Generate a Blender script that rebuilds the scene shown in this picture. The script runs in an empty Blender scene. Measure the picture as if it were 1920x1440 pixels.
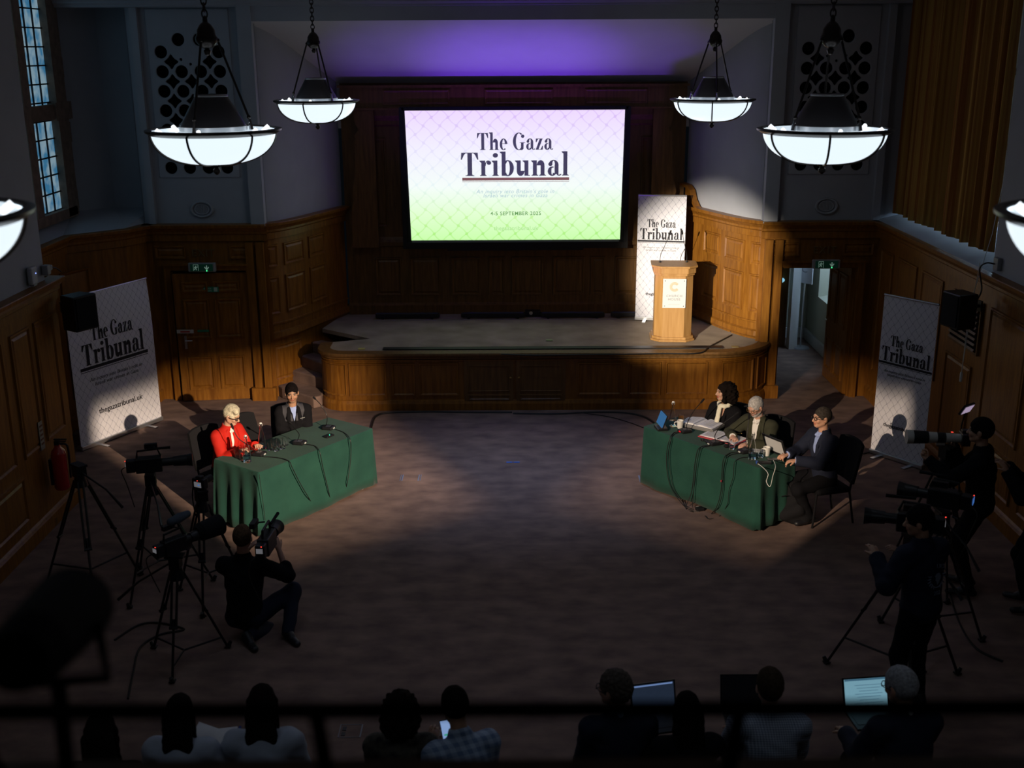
import bpy, math, random
import numpy as np
from mathutils import Vector, Matrix
random.seed(7); np.random.seed(7)
SC = bpy.context.scene
COL = SC.collection
PI = math.pi
# ---------------------------------------------------------------- camera
FPX = 2110.0; CAMH = 5.1
_th = math.radians(16.57); _roll = math.radians(.32); _yaw = math.radians(.15)
def _rz(v, a):
    c, s = math.cos(a), math.sin(a); return Vector((c*v[0]-s*v[1], s*v[0]+c*v[1], v[2]))
_f = Vector((0, math.cos(_th), -math.sin(_th))); _r = Vector((1, 0, 0)); _u = _r.cross(_f)
_f, _r, _u = _rz(_f, _yaw), _rz(_r, _yaw), _rz(_u, _yaw)
_r, _u = _r*math.cos(_roll)-_u*math.sin(_roll), _u*math.cos(_roll)+_r*math.sin(_roll)
CAM = Vector((0, 0, CAMH))
cd = bpy.data.cameras.new('camera'); cam = bpy.data.objects.new('camera', cd); COL.objects.link(cam)
cam.matrix_world = Matrix(((_r.x, _u.x, -_f.x, 0), (_r.y, _u.y, -_f.y, 0), (_r.z, _u.z, -_f.z, CAMH), (0, 0, 0, 1)))
cd.sensor_width = 36; cd.lens = FPX/1920*36; cd.clip_start = .05
cd.dof.use_dof = True; cd.dof.focus_distance = 13.5; cd.dof.aperture_fstop = 2.2
SC.camera = cam
def ray(px, py): return _f + _r*((px-960)/FPX) - _u*((py-720)/FPX)
def P(px, py, z=0.):
    d = ray(px, py); return CAM + d*((z-CAMH)/d.z)
def PY(px, py, Y):
    d = ray(px, py); return CAM + d*(Y/d.y)
def PX(px, py, X):
    d = ray(px, py); return CAM + d*(X/d.x)
# ---------------------------------------------------------------- world, exposure
w = bpy.data.worlds.new('world'); SC.world = w; w.use_nodes = True
w.node_tree.nodes['Background'].inputs[0].default_value = (.30, .50, .75, 1)
w.node_tree.nodes['Background'].inputs[1].default_value = .004
vs = SC.view_settings; vs.view_transform = 'Standard'; vs.look = 'None'; vs.exposure = 0; vs.gamma = 1
vs.use_curve_mapping = False
# ---------------------------------------------------------------- lights (stage lanterns, added fill, footlights, daylight)
def lamp(name, kind, loc, energy, color, target=None, size=.1, **kw):
    l = bpy.data.lights.new(name, kind); l.energy = energy; l.color = color
    if kind == 'AREA':
        l.shape = kw.get('shape', 'RECTANGLE'); l.size = size; l.size_y = kw.get('size_y', size)
    else: l.shadow_soft_size = size
    if kind == 'SPOT':
        l.spot_size = kw.get('spot', .5); l.spot_blend = kw.get('blend', .4)
    o = bpy.data.objects.new(name, l); COL.objects.link(o); o.location = loc
    if target is not None: o.rotation_euler = (Vector(target)-Vector(loc)).to_track_quat('-Z', 'Y').to_euler()
    if 'spread' in kw: l.spread = kw['spread']
    return o
def profile(o, xl, xr, up, down, soft):
    """framing shutters of a profile spot: left/right and up/down cuts, all tangents of angles in the lamp's own frame"""
    l = o.data; l.use_nodes = True; nt = l.node_tree; em = nt.nodes['Emission']
    tc = nt.nodes.new('ShaderNodeTexCoord'); sp = nt.nodes.new('ShaderNodeSeparateXYZ'); nt.links.new(tc.outputs['Normal'], sp.inputs[0])
    def m(op, a, b=None, clamp=False):
        n = nt.nodes.new('ShaderNodeMath'); n.operation = op; n.use_clamp = clamp
        for i, v in enumerate((a, b)):
            if v is None: continue
            if isinstance(v, (int, float)): n.inputs[i].default_value = v
            else: nt.links.new(v, n.inputs[i])
        return n.outputs[0]
    az = m('ABSOLUTE', sp.outputs[2]); x = m('DIVIDE', sp.outputs[0], az); y = m('DIVIDE', sp.outputs[1], az)
    fx = m('MULTIPLY', m('DIVIDE', m('SUBTRACT', xr, x), soft*(.5 if xr < xl else 2), True), m('DIVIDE', m('ADD', xl, x), soft*(.5 if xl < xr else 2), True))
    fu = m('DIVIDE', m('SUBTRACT', up, y), soft*1.6, True)
    fd = m('DIVIDE', m('ADD', y, down), soft*1.6, True)
    nt.links.new(m('MULTIPLY', m('MULTIPLY', fx, fu), fd), em.inputs['Strength'])
WARM = (1.0, .77, .56)
kl = lamp('lantern_left', 'SPOT', (-5.2, 1.3, 5.3), 13500, WARM, (3.0, 12.6, .55), .05, spot=math.radians(24), blend=.5)
kr = lamp('lantern_right', 'SPOT', (5.2, 1.3, 5.3), 13500, WARM, (-3.0, 12.6, .55), .05, spot=math.radians(24), blend=.5)
profile(kl, .17, .070, .080, .095, .025); profile(kr, .070, .17, .080, .095, .025)
kc = lamp('lantern_lectern', 'SPOT', (-5.0, 1.2, 5.2), 25000, (1, .88, .72), (2.85, 17.0, 1.75), .05, spot=math.radians(10), blend=.7)
lamp('added_fill_far', 'AREA', (0, 12.9, 6.1), 12, (.44, .58, 1.0), (0, 13.3, 0), 1.4, size_y=1.0, spread=math.radians(52))  # added bluish fill over the open carpet, no fixture hangs here
lamp('added_fill_near', 'AREA', (0, 8.0, 6.1), 3.0, (.60, .68, 1.0), (0, 9.0, 0), 2.0, size_y=1.6, spread=math.radians(80))  # added weak fill towards the audience, likewise without a fixture
for _x, _e in ((-1.7, 150), (.1, 430), (1.9, 150)): lamp('footlight_purple', 'SPOT', (_x, 16.04, .95), _e, (.20, .045, 1.0), (_x*.75, 17.65, 4.8), .04, spot=math.radians(50), blend=1)
lamp('window_daylight', 'AREA', (6.2, 14.7, 3.02), 22, (.50, .75, 1.0), (5.4, 14.7, 2.72), 3.4, size_y=.16)
lamp('corridor_daylight', 'AREA', (5.9, 18.6, 1.9), 26, (.50, .72, 1.0), (4.7, 18.9, .5), 1.2, size_y=1.2)
# ---------------------------------------------------------------- materials
def nodes_of(name):
    m = bpy.data.materials.new(name); m.use_nodes = True
    nt = m.node_tree; return m, nt, nt.nodes['Principled BSDF']
def mat(name, col, rough=.6, metal=0, noise=0, nscale=8, stretch=(1, 1, 1), col2=None, bump=0, bscale=60, emis=None, es=0, spec=.5, trans=0, ior=1.45, alpha=1, coat=0, sheen=0):
    m, nt, b = nodes_of(name)
    b.inputs['Base Color'].default_value = (*col, 1); b.inputs['Roughness'].default_value = rough
    b.inputs['Metallic'].default_value = metal; b.inputs['Specular IOR Level'].default_value = spec
    if trans: b.inputs['Transmission Weight'].default_value = trans; b.inputs['IOR'].default_value = ior
    if coat: b.inputs['Coat Weight'].default_value = coat; b.inputs['Coat Roughness'].default_value = .2
    if sheen: b.inputs['Sheen Weight'].default_value = sheen
    if emis: b.inputs['Emission Color'].default_value = (*emis, 1); b.inputs['Emission Strength'].default_value = es
    tc = nt.nodes.new('ShaderNodeTexCoord')
    if noise or col2:
        mp = nt.nodes.new('ShaderNodeMapping'); mp.inputs['Scale'].default_value = stretch
        nt.links.new(tc.outputs['Object'], mp.inputs[0])
        n = nt.nodes.new('ShaderNodeTexNoise'); n.inputs['Scale'].default_value = nscale; n.inputs['Detail'].default_value = 6
        nt.links.new(mp.outputs[0], n.inputs[0])
        r = nt.nodes.new('ShaderNodeValToRGB')
        c2 = col2 or tuple(c*(1-noise) for c in col); c1 = col if col2 else tuple(min(1, c*(1+noise)) for c in col)
        r.color_ramp.elements[0].position = .3; r.color_ramp.elements[1].position = .7
        r.color_ramp.elements[0].color = (*c2, 1); r.color_ramp.elements[1].color = (*c1, 1)
        nt.links.new(n.outputs[0], r.inputs[0]); nt.links.new(r.outputs[0], b.inputs['Base Color'])
    if bump:
        n2 = nt.nodes.new('ShaderNodeTexNoise'); n2.inputs['Scale'].default_value = bscale; n2.inputs['Detail'].default_value = 3
        nt.links.new(tc.outputs['Object'], n2.inputs[0])
        bp = nt.nodes.new('ShaderNodeBump'); bp.inputs['Strength'].default_value = bump; bp.inputs['Distance'].default_value = .01
        nt.links.new(n2.outputs[0], bp.inputs['Height']); nt.links.new(bp.outputs[0], b.inputs['Normal'])
    return m
M = {}
M['oak'] = mat('dark_oak', (.27, .112, .014), .38, noise=.1, nscale=5, stretch=(5, 5, .55), col2=(.15, .054, .006), spec=.4, bump=.1, bscale=30)
M['oak_dark'] = mat('darker_oak', (.19, .095, .028), .42, nscale=5, stretch=(5, 5, .5), col2=(.10, .048, .013), spec=.35)
M['oak_light'] = mat('light_oak', (.44, .245, .085), .45, nscale=4, stretch=(6, 6, .5), col2=(.34, .175, .05), spec=.4)
M['plaster'] = mat('white_plaster', (.36, .375, .41), .85, noise=.04, nscale=3, spec=.2)
M['ceilpaint'] = mat('ceiling_paint', (.62, .61, .66), .9, noise=.03, nscale=2, spec=.1)
M['carpet'] = mat('taupe_carpet', (.28, .19, .155), .95, nscale=3.0, stretch=(1, 1.7, 1), col2=(.155, .106, .093), spec=.1, bump=.6, bscale=220)
M['carpet_stage'] = mat('stage_carpet', (.40, .33, .25), .95, nscale=2.2, col2=(.25, .205, .155), spec=.1, bump=.5, bscale=220)
M['black'] = mat('black_plastic', (.012, .012, .014), .4, spec=.4)
M['blackfab'] = mat('black_fabric', (.010, .010, .012), .9, spec=.2)
M['blackmat'] = mat('shade_and_rail_black', (.004, .004, .005), .9, spec=.05)  # near-black for painted shade in grilles and vent, and for the rail
M['chrome'] = mat('chrome', (.7, .7, .72), .15, 1)
M['grey'] = mat('grey_plastic', (.25, .26, .28), .5)
M['alu'] = mat('aluminium', (.55, .56, .58), .35, .9)
M['bronze'] = mat('dark_bronze', (.035, .028, .026), .32, .75)
M['shade'] = mat('grey_enamel', (.055, .05, .055), .32, .4, spec=.6)
M['white'] = mat('white_plastic', (.60, .61, .60), .4)
M['china'] = mat('white_china', (.82, .82, .78), .2, coat=.6)
M['paper'] = mat('white_paper', (.80, .81, .84), .8)
M['cable'] = mat('black_cable', (.008, .008, .009), .5)
M['green'] = mat('green_cloth', (.021, .078, .057), .95, nscale=3.5, col2=(.015, .057, .044), spec=.08, sheen=.06, bump=.3, bscale=160)
M['stone'] = mat('window_stone', (.20, .145, .11), .9, noise=.25, nscale=9)
M['lead'] = mat('window_lead', (.012, .012, .014), .7)
M['brass'] = mat('brass', (.55, .36, .12), .35, 1)
M['ink'] = mat('printed_ink', (.022, .022, .03), .6, spec=.2)
M['inkgrey'] = mat('printed_grey', (.22, .22, .24), .6, spec=.2)
# ---------------------------------------------------------------- mesh builder
class MB:
    def __init__(s): s.v = []; s.f = []
    def add(s, vs, fs):
        n = len(s.v); s.v += [Vector(v) for v in vs]; s.f += [tuple(i+n for i in f) for f in fs]; return s
    def box(s, c, d, R=None):
        c = Vector(c); hx, hy, hz = d[0]/2, d[1]/2, d[2]/2
        vs = [Vector((x*hx, y*hy, z*hz)) for z in (-1, 1) for y in (-1, 1) for x in (-1, 1)]
        if R is not None: vs = [R @ v for v in vs]
        return s.add([c+v for v in vs], [(0, 2, 3, 1), (4, 5, 7, 6), (0, 1, 5, 4), (2, 6, 7, 3), (0, 4, 6, 2), (1, 3, 7, 5)])
    def tube(s, pts, r, n=8, cap=True):
        pts = [Vector(p) for p in pts]; N = len(pts); rs = r if isinstance(r, (list, tuple)) else [r]*N
        vs = []; up = None
        for i in range(N):
            t = (pts[min(i+1, N-1)]-pts[max(i-1, 0)])
            if t.length < 1e-9: t = Vector((0, 0, 1))
            t.normalize()
            if up is None: up = Vector((0, 0, 1)) if abs(t.z) < .9 else Vector((1, 0, 0))
            a = t.cross(up)
            if a.length < 1e-6: a = t.cross(Vector((1, 0, .3)))
            a.normalize(); b = a.cross(t).normalized(); up = b
            for k in range(n):
                q = 2*PI*k/n; vs.append(pts[i]+(a*math.cos(q)+b*math.sin(q))*rs[i])
        fs = [(i*n+k, i*n+(k+1) % n, (i+1)*n+(k+1) % n, (i+1)*n+k) for i in range(N-1) for k in range(n)]
        if cap: fs += [tuple(range(n-1, -1, -1)), tuple((N-1)*n+k for k in range(n))]
        return s.add(vs, fs)
    def cyl(s, a, b, r, r2=None, n=16): return s.tube([a, b], [r, r if r2 is None else r2], n)
    def lathe(s, prof, c=(0, 0, 0), n=24, R=None):
        c = Vector(c); vs = []
        for (r, z) in prof:
            for k in range(n):
                q = 2*PI*k/n; v = Vector((r*math.cos(q), r*math.sin(q), z)); vs.append(c+(R @ v if R is not None else v))
        fs = [(i*n+k, i*n+(k+1) % n, (i+1)*n+(k+1) % n, (i+1)*n+k) for i in range(len(prof)-1) for k in range(n)]
        return s.add(vs, fs)
    def sphere(s, c, r, n=12, R=None):
        if not isinstance(r, (tuple, list)): r = (r, r, r)
        vs = []; m = n//2+1
        for i in range(m+1):
            a = PI*i/m
            for k in range(n):
                q = 2*PI*k/n; v = Vector((r[0]*math.sin(a)*math.cos(q), r[1]*math.sin(a)*math.sin(q), r[2]*math.cos(a)))
                vs.append(Vector(c)+(R @ v if R is not None else v))
        return s.add(vs, [(i*n+k, (i+1)*n+k, (i+1)*n+(k+1) % n, i*n+(k+1) % n) for i in range(m) for k in range(n)])
    def prism(s, poly, z0, z1, T=None):
        n = len(poly); vs = [Vector((p[0], p[1], z0)) for p in poly]+[Vector((p[0], p[1], z1)) for p in poly]
        if T is not None: vs = [T(v) for v in vs]
        return s.add(vs, [tuple(range(n-1, -1, -1)), tuple(range(n, 2*n))]+[(i, (i+1) % n, n+(i+1) % n, n+i) for i in range(n)])
    def torus(s, c, R_, r, n=24, m=8, Rm=None, sz=1):
        vs = []; c = Vector(c)
        for i in range(n):
            a = 2*PI*i/n
            for j in range(m):
                b = 2*PI*j/m; v = Vector(((R_+r*math.cos(b))*math.cos(a), (R_+r*math.cos(b))*math.sin(a)*sz, r*math.sin(b)))
                vs.append(c+(Rm @ v if Rm is not None else v))
        return s.add(vs, [(i*m+j, ((i+1) % n)*m+j, ((i+1) % n)*m+(j+1) % m, i*m+(j+1) % m) for i in range(n) for j in range(m)])
    def build(s, name, m, parent=None, loc=None, smooth=True, bevel=0, off=None):
        me = bpy.data.meshes.new(name)
        vs = s.v if off is None else [v-Vector(off) for v in s.v]
        me.from_pydata([tuple(v) for v in vs], [], s.f); me.validate()
        me.materials.append(m)
        if smooth:
            me.polygons.foreach_set('use_smooth', [True]*len(me.polygons)); me.set_sharp_from_angle(angle=.7)
        me.update()
        o = bpy.data.objects.new(name, me); COL.objects.link(o)
        if parent is not None: o.parent = parent
        if loc is not None: o.location = loc
        if bevel:
            b = o.modifiers.new('bevel', 'BEVEL'); b.width = bevel; b.segments = 2; b.limit_method = 'ANGLE'; b.angle_limit = .6
        return o
def thing(name, label, cat, loc=(0, 0, 0), rz=0, group=None):
    o = bpy.data.objects.new(name, None); COL.objects.link(o); o.location = loc; o.rotation_euler = (0, 0, rz)
    o.empty_display_size = .1
    o['label'] = label; o['category'] = cat
    if group: o['group'] = group
    return o
def tag(o, label, cat, group=None, kind=None):
    o['label'] = label; o['category'] = cat
    if group: o['group'] = group
    if kind: o['kind'] = kind
    return o
def struct(o): o['kind'] = 'structure'; return o
def copy_tree(o, parent=None):
    c = o.copy(); COL.objects.link(c)
    if parent is not None: c.parent = parent
    for ch in list(o.children): copy_tree(ch, c)
    return c
def Rz(a): return Matrix.Rotation(a, 3, 'Z')
def Rx(a): return Matrix.Rotation(a, 3, 'X')
def Ry(a): return Matrix.Rotation(a, 3, 'Y')
def text_mesh(name, s, size, m, parent, T, extrude=.0015, shear=0, align='CENTER', space=1, bold=0):
    """flat letters; T maps (x, y, depth) to the parent's space"""
    c = bpy.data.curves.new(name, 'FONT'); c.body = s; c.size = size; c.align_x = align; c.align_y = 'BOTTOM_BASELINE'
    c.extrude = extrude; c.shear = shear; c.space_character = space; c.offset = bold; c.resolution_u = 3
    t = bpy.data.objects.new(name, c); COL.objects.link(t)
    bpy.context.view_layer.update()
    me = bpy.data.meshes.new_from_object(t.evaluated_get(bpy.context.evaluated_depsgraph_get()))
    bpy.data.objects.remove(t)
    return words(name, [v.co.copy() for v in me.vertices], [tuple(p.vertices) for p in me.polygons], size*.17*space, m, parent, T)
def words(name, vs, fs, gap, m, parent, T):
    """one mesh per printed word"""
    ivs = sorted([(min(vs[i].x for i in f), max(vs[i].x for i in f), k) for k, f in enumerate(fs)])
    groups = []; cur = []; end = None
    for a, b, k in ivs:
        if end is not None and a-end > gap: groups.append(cur); cur = []; end = None
        cur.append(k); end = b if end is None else max(end, b)
    groups.append(cur); out = None
    for g in groups:
        mb = MB(); idx = {}
        for k in g:
            f = []
            for i in fs[k]:
                if i not in idx: idx[i] = len(mb.v); mb.v.append(T(vs[i]))
                f.append(idx[i])
            mb.f.append(tuple(f))
        out = mb.build(name, m, parent, smooth=False)
    return out
def bez(pts, n=8):
    """smooth path through points (Catmull-Rom)"""
    pts = [Vector(p) for p in pts]; out = []
    for i in range(len(pts)-1):
        p0, p1, p2, p3 = pts[max(i-1, 0)], pts[i], pts[i+1], pts[min(i+2, len(pts)-1)]
        for k in range(n):
            t = k/n; out.append(.5*((2*p1)+(p2-p0)*t+(2*p0-5*p1+4*p2-p3)*t*t+(3*p1-p0-3*p2+p3)*t**3))
    out.append(pts[-1]); return out
# ================================================================ the hall
WZ = 2.68; DW = 16.5; CZ = 6.3
def path_map(pts, flip=1):
    """(s, z, d) -> world along a plan polyline; d is measured to the room side"""
    pts = [Vector((p[0], p[1])) for p in pts]; acc = [0]
    for a, b in zip(pts, pts[1:]): acc.append(acc[-1]+(b-a).length)
    nrm = []
    for i in range(len(pts)):
        t = (pts[min(i+1, len(pts)-1)]-pts[max(i-1, 0)]).normalized(); nrm.append(Vector((t.y, -t.x))*flip)
    def mp(s, z, d):
        s = max(0, min(acc[-1], s)); i = 0
        while i < len(acc)-2 and s > acc[i+1]: i += 1
        f = (s-acc[i])/(acc[i+1]-acc[i]); p = pts[i].lerp(pts[i+1], f); n = nrm[i].lerp(nrm[i+1], f)
        return Vector((p.x+n.x*d, p.y+n.y*d, z))
    return mp, acc[-1]
def ssteps(a, b, st, curved):
    n = max(1, int(math.ceil((b-a)/st))) if curved else 1
    return [a+(b-a)*i/n for i in range(n+1)]
def strip(mb, mp, ss, prof):
    """sweep profile [(d, z)] along s"""
    k = len(prof); vs = [mp(s, z, d) for s in ss for d, z in prof]
    mb.add(vs, [(i*k+j, (i+1)*k+j, (i+1)*k+j+1, i*k+j+1) for i in range(len(ss)-1) for j in range(k-1)])
def panelring(mb, mp, s0, s1, z0, z1, prof, curved, fill=True):
    """nested rectangles: prof = [(inset, d)]"""
    loops = []
    for ins, d in prof:
        a, b, c, e = s0+ins, s1-ins, z0+ins, z1-ins
        n = max(1, int(math.ceil((s1-s0)/.12))) if curved else 1
        lp = [mp(a+(b-a)*i/n, c, d) for i in range(n+1)]+[mp(b+(a-b)*i/n, e, d) for i in range(n+1)]
        loops.append(lp)
    k = len(loops[0]); base = len(mb.v)
    vs = [v for lp in loops for v in lp]
    fs = [(i*k+j, i*k+(j+1) % k, (i+1)*k+(j+1) % k, (i+1)*k+j) for i in range(len(loops)-1) for j in range(k)]
    if fill:
        o = (len(loops)-1)*k; h = k//2
        fs += [(o+i, o+i+1, o+k-2-i, o+k-1-i) for i in range(h-1)]
    mb.add(vs, fs)
RAISED = [(0, -.001), (.004, .022), (.022, .022), (.04, .004), (.05, .004), (.075, .016)]
CAPP = [(0, -.26), (.035, -.25), (.035, -.16), (.06, -.14), (.06, -.11), (.10, -.06), (.125, -.05), (.135, -.01), (.13, 0), (-.05, 0)]
BASEP = [(0, .19), (.02, .17), (.045, .15), (.045, 0)]
def wainscot(mb, pts, flip, panels, z0=0, z1=WZ, cap=True, base=True, curved=False, cuts=None):
    mp, L = path_map(pts, flip)
    ss = ssteps(0, L, .1, True) if curved else [0]+[sum((Vector(pts[j+1][:2])-Vector(pts[j][:2])).length for j in range(i+1)) for i in range(len(pts)-1)]
    strip(mb, mp, ss, [(0, z0), (0, z1)])
    if cap: strip(mb, mp, ss, [(d, z1+z) for d, z in CAPP])
    if base: strip(mb, mp, ss, [(d, z0+z) for d, z in BASEP])
    for (a, b, c, e) in panels: panelring(mb, mp, a, b, c, e, RAISED, curved)
    return mp, L
# ---- floor
fl = MB(); fl.box((0, 9.9, -.06), (16, 26.4, .12)); struct(fl.build('floor', M['carpet']))
# ---- back wall of the stage
bw = MB(); SB = 18.37; SH = .87
pan = []
xs = [(-2.30, -1.86), (-1.72, -1.22), (-1.04, -.56), (-.42, -.16), (-.04, .48), (.64, 1.16), (1.26, 1.50), (1.66, 2.12), (2.24, 2.6)]
for a, b in xs: pan.append((a+2.75, b+2.75, 1.18, 1.82))
for a, b in [(-2.32, -2.05), (-1.85, -1.45), (1.45, 1.85), (2.05, 2.32)]: pan.append((a+2.75, b+2.75, 2.32, 3.75))
for a, b in [(-1.3, -.5), (-.4, .4), (.5, 1.3)]: pan.append((a+2.75, b+2.75, 2.32, 3.9))
mpb, _ = wainscot(bw, [(-2.75, SB), (2.75, SB)], 1, pan, z0=SH, z1=4.6, cap=False)
strip(bw, mpb, [0.1, 5.4], [(0, 2.0), (.05, 2.02), (.05, 2.08), (.02, 2.12), (0, 2.16)])
strip(bw, mpb, [0.28, 5.22], [(0, 3.93), (.05, 3.96), (.05, 4.02), (.12, 4.10), (.12, 4.2)])
struct(bw.build('wall_back', M['oak_dark'], smooth=False))
# carved scroll brackets each side of the screen surround
for sx in (-1, 1):
    o = MB(); pts = []
    edge = [(2.62, 2.02), (2.62, 2.5), (2.60, 2.72), (2.56, 2.78), (2.60, 2.9), (2.57, 3.05)]
    for i in range(16): edge.append((2.52+.035*(i % 2)-.002*i, 3.12+i*.045))
    edge += [(2.44, 3.9), (2.50, 3.98), (2.52, 4.19), (2.2, 4.19), (2.2, 2.02)]
    o.prism([(sx*a, b) for a, b in edge], -.05, .05, T=lambda v: Vector((v.x, SB-.16-v.z, v.y)))
    tag(o.build('carved_bracket', M['oak_dark'], smooth=False), ('left' if sx < 0 else 'right')+' carved oak bracket with scalloped edge flanking the projection screen', 'wall bracket')
# beam over the screen
bm_ = MB(); bm_.box((0, 18.22, 4.385), (5.44, .10, .37)); bm_.box((0, 18.19, 4.555), (5.5, .14, .035)); bm_.box((0, 18.19, 4.21), (5.0, .14, .03))
mpx, _ = path_map([(-2.72, 18.168), (2.72, 18.168)])
for a, b in [(-2.05, -1.0), (-.45, .62), (1.12, 2.1)]: panelring(bm_, mpx, a+2.72, b+2.72, 4.27, 4.5, [(0, 0), (.004, .014), (.02, .014), (.035, .002)], False)
struct(bm_.build('trim_1', M['oak_dark'], smooth=False))
# ---- curved walls either side of the stage
CV = [(3.80, 16.45), (3.62, 16.56), (3.46, 16.76), (3.30, 17.08), (3.15, 17.45), (2.98, 17.88), (2.78, 18.37)]
for sx, nm in ((-1, 'left'), (1, 'right')):
    pts = bez([(sx*x, y, 0) for x, y in CV], 4)
    pts = [(p.x, p.y) for p in pts]
    flip = 1 if sx < 0 else -1
    o = MB()
    pl = [(.12, .34, 2.0, 2.34), (.46, .96, 2.0, 2.34), (1.10, 1.58, 2.0, 2.34), (.12, .34, 1.28, 1.86), (.46, .96, 1.28, 1.86), (1.10, 1.58, 1.28, 1.86)]
    wainscot(o, pts, flip, pl, z0=0, z1=WZ, curved=True, base=False)
    mp, L = path_map(pts, flip)
    ss = ssteps(0, L, .1, True)
    strip(o, mp, ss, [(0, 1.02), (.04, 1.0), (.05, .93), (.03, .9), (0, .9)]); strip(o, mp, ss, [(0, 1.16), (.02, 1.15), (.02, 1.13), (0, 1.12)])
    if sx < 0: panelring(o, mp, .14, .75, .25, .82, RAISED, True)
    if sx > 0:   # swept scroll where the wainscot rises to the stage corner
        sc = [(L-.62, WZ-.02), (L-.5, WZ+.02), (L-.40, WZ+.12), (L-.33, WZ+.26), (L-.22, WZ+.33), (L-.02, WZ+.35)]
        for (a, za), (b, zb) in zip(sc, sc[1:]):
            o.add([mp(a, WZ-.1, .02), mp(b, WZ-.1, .02), mp(b, zb, .02), mp(a, za, .02), mp(a, za, .12), mp(b, zb, .12), mp(b, zb-.05, .12), mp(a, za-.05, .12), mp(b, zb-.05, .02), mp(a, za-.05, .02)],
                  [(0, 1, 2, 3), (3, 2, 5, 4), (4, 5, 6, 7), (7, 6, 8, 9)])
    struct(o.build('wall_stage_'+nm, M['oak'], smooth=False))
    # plaster above
    o = MB(); strip(o, mp, ss, [(-.02, WZ-.02), (-.02, 6.2)]); struct(o.build('wall_plaster_stage_'+nm, M['plaster']))
# sloping ceiling over the stage
o = MB(); o.add([(-3.72, 16.42, 5.50), (3.72, 16.42, 5.50), (3.0, 18.42, 4.60), (-3.0, 18.42, 4.60)], [(0, 1, 2, 3)])
o.add([(-3.2, 18.42, 3.9), (3.2, 18.42, 3.9), (3.2, 18.42, 4.8), (-3.2, 18.42, 4.8)], [(0, 1, 2, 3)])
struct(o.build('ceiling_stage', M['ceilpaint'], smooth=False))
# arch band, cornice
o = MB(); o.box((0, 16.47, 5.6), (7.7, .16, .22)); struct(o.build('trim_2', M['plaster'], smooth=False))
o = MB()
mpc, _ = path_map([(-6.6, 16.4), (6.6, 16.4)])
strip(o, mpc, [0, 13.2], [(0, 5.68), (.03, 5.69), (.03, 5.71), (.07, 5.74), (.07, 5.76), (.14, 5.8), (.16, 5.83), (.24, 5.86), (.24, 5.92), (0, 5.95), (0, 6.35)])
struct(o.build('trim_3', M['plaster'], smooth=False))
# ---- door walls
GW, GH = 1.16, 2.32     # plaster grille
def grid_wall(mb, x0, x1, z0, z1, holes, y):
    xs = sorted({x0, x1, *[h[0] for h in holes], *[h[1] for h in holes]}); zs = sorted({z0, z1, *[h[2] for h in holes], *[h[3] for h in holes]})
    for a, b in zip(xs, xs[1:]):
        for c, e in zip(zs, zs[1:]):
            mx, mz = (a+b)/2, (c+e)/2
            if any(h[0] < mx < h[1] and h[2] < mz < h[3] for h in holes): continue
            mb.add([(a, y, c), (b, y, c), (b, y, e), (a, y, e)], [(0, 1, 2, 3)])
for sx, nm in ((-1, 'left'), (1, 'right')):
    xa, xb = sorted((sx*3.62, sx*5.42))
    gx = sx*4.55
    o = MB(); grid_wall(o, xa-.0, xb+.0, WZ-.02, 6.3, [(gx-GW/2, gx+GW/2, 3.34, 5.56)], DW)
    # pilaster beside the arch and thin one by the corner
    px0 = sx*3.73; o.box((px0, DW-.06, 4.2), (.2, .16, 3.1)); o.box((sx*5.28, DW-.04, 4.2), (.10, .08, 3.1))
    struct(o.build('wall_plaster_front_'+nm, M['plaster'], smooth=False))
    # wood below
    o = MB(); dx = sx*4.51; hole = (dx-.56, dx+.56, 0, 2.0)
    grid_wall(o, xa, xb, 0, WZ, [hole], DW-.08)
    mp, L = path_map([(xa, DW-.08), (xb, DW-.08)])
    strip(o, mp, [0, L], [(d, WZ+z) for d, z in CAPP])
    def lx(x): return x-xa
    # architrave
    for a, b, c, e in ((hole[0]-.10, hole[0], 0, 2.1), (hole[1], hole[1]+.10, 0, 2.1)):
        o.box(((a+b)/2, DW-.11, (c+e)/2), (b-a, .06, e-c)); o.box(((a+b)/2-.03*(1 if a < dx else -1), DW-.145, (c+e)/2), (.03, .03, e-c))
    o.box((dx, DW-.11, 2.05), (1.12, .06, .10)); o.box((dx, DW-.15, 2.085), (1.34, .04, .03))
    for a, b in ((dx-.78, dx-.32), (dx+.32, dx+.78)): panelring(o, mp, lx(a), lx(b), 2.16, 2.36, RAISED, False)
    # fluted pilasters at each side of the door
    for q in (sx*3.73, sx*3.88): o.box((q, DW-.12, 1.2), (.11, .09, 2.42))
    o.box((sx*3.80, DW-.14, .10), (.36, .12, .2))
    # jambs
    o.box((hole[0]+.01, DW+.12, 1.0), (.02, .4, 2.0)); o.box((hole[1]-.01, DW+.12, 1.0), (.02, .4, 2.0)); o.box((dx, DW+.12, 1.99), (1.12, .4, .02))
    struct(o.build('wall_front_'+nm, M['oak'], smooth=False))
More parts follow.
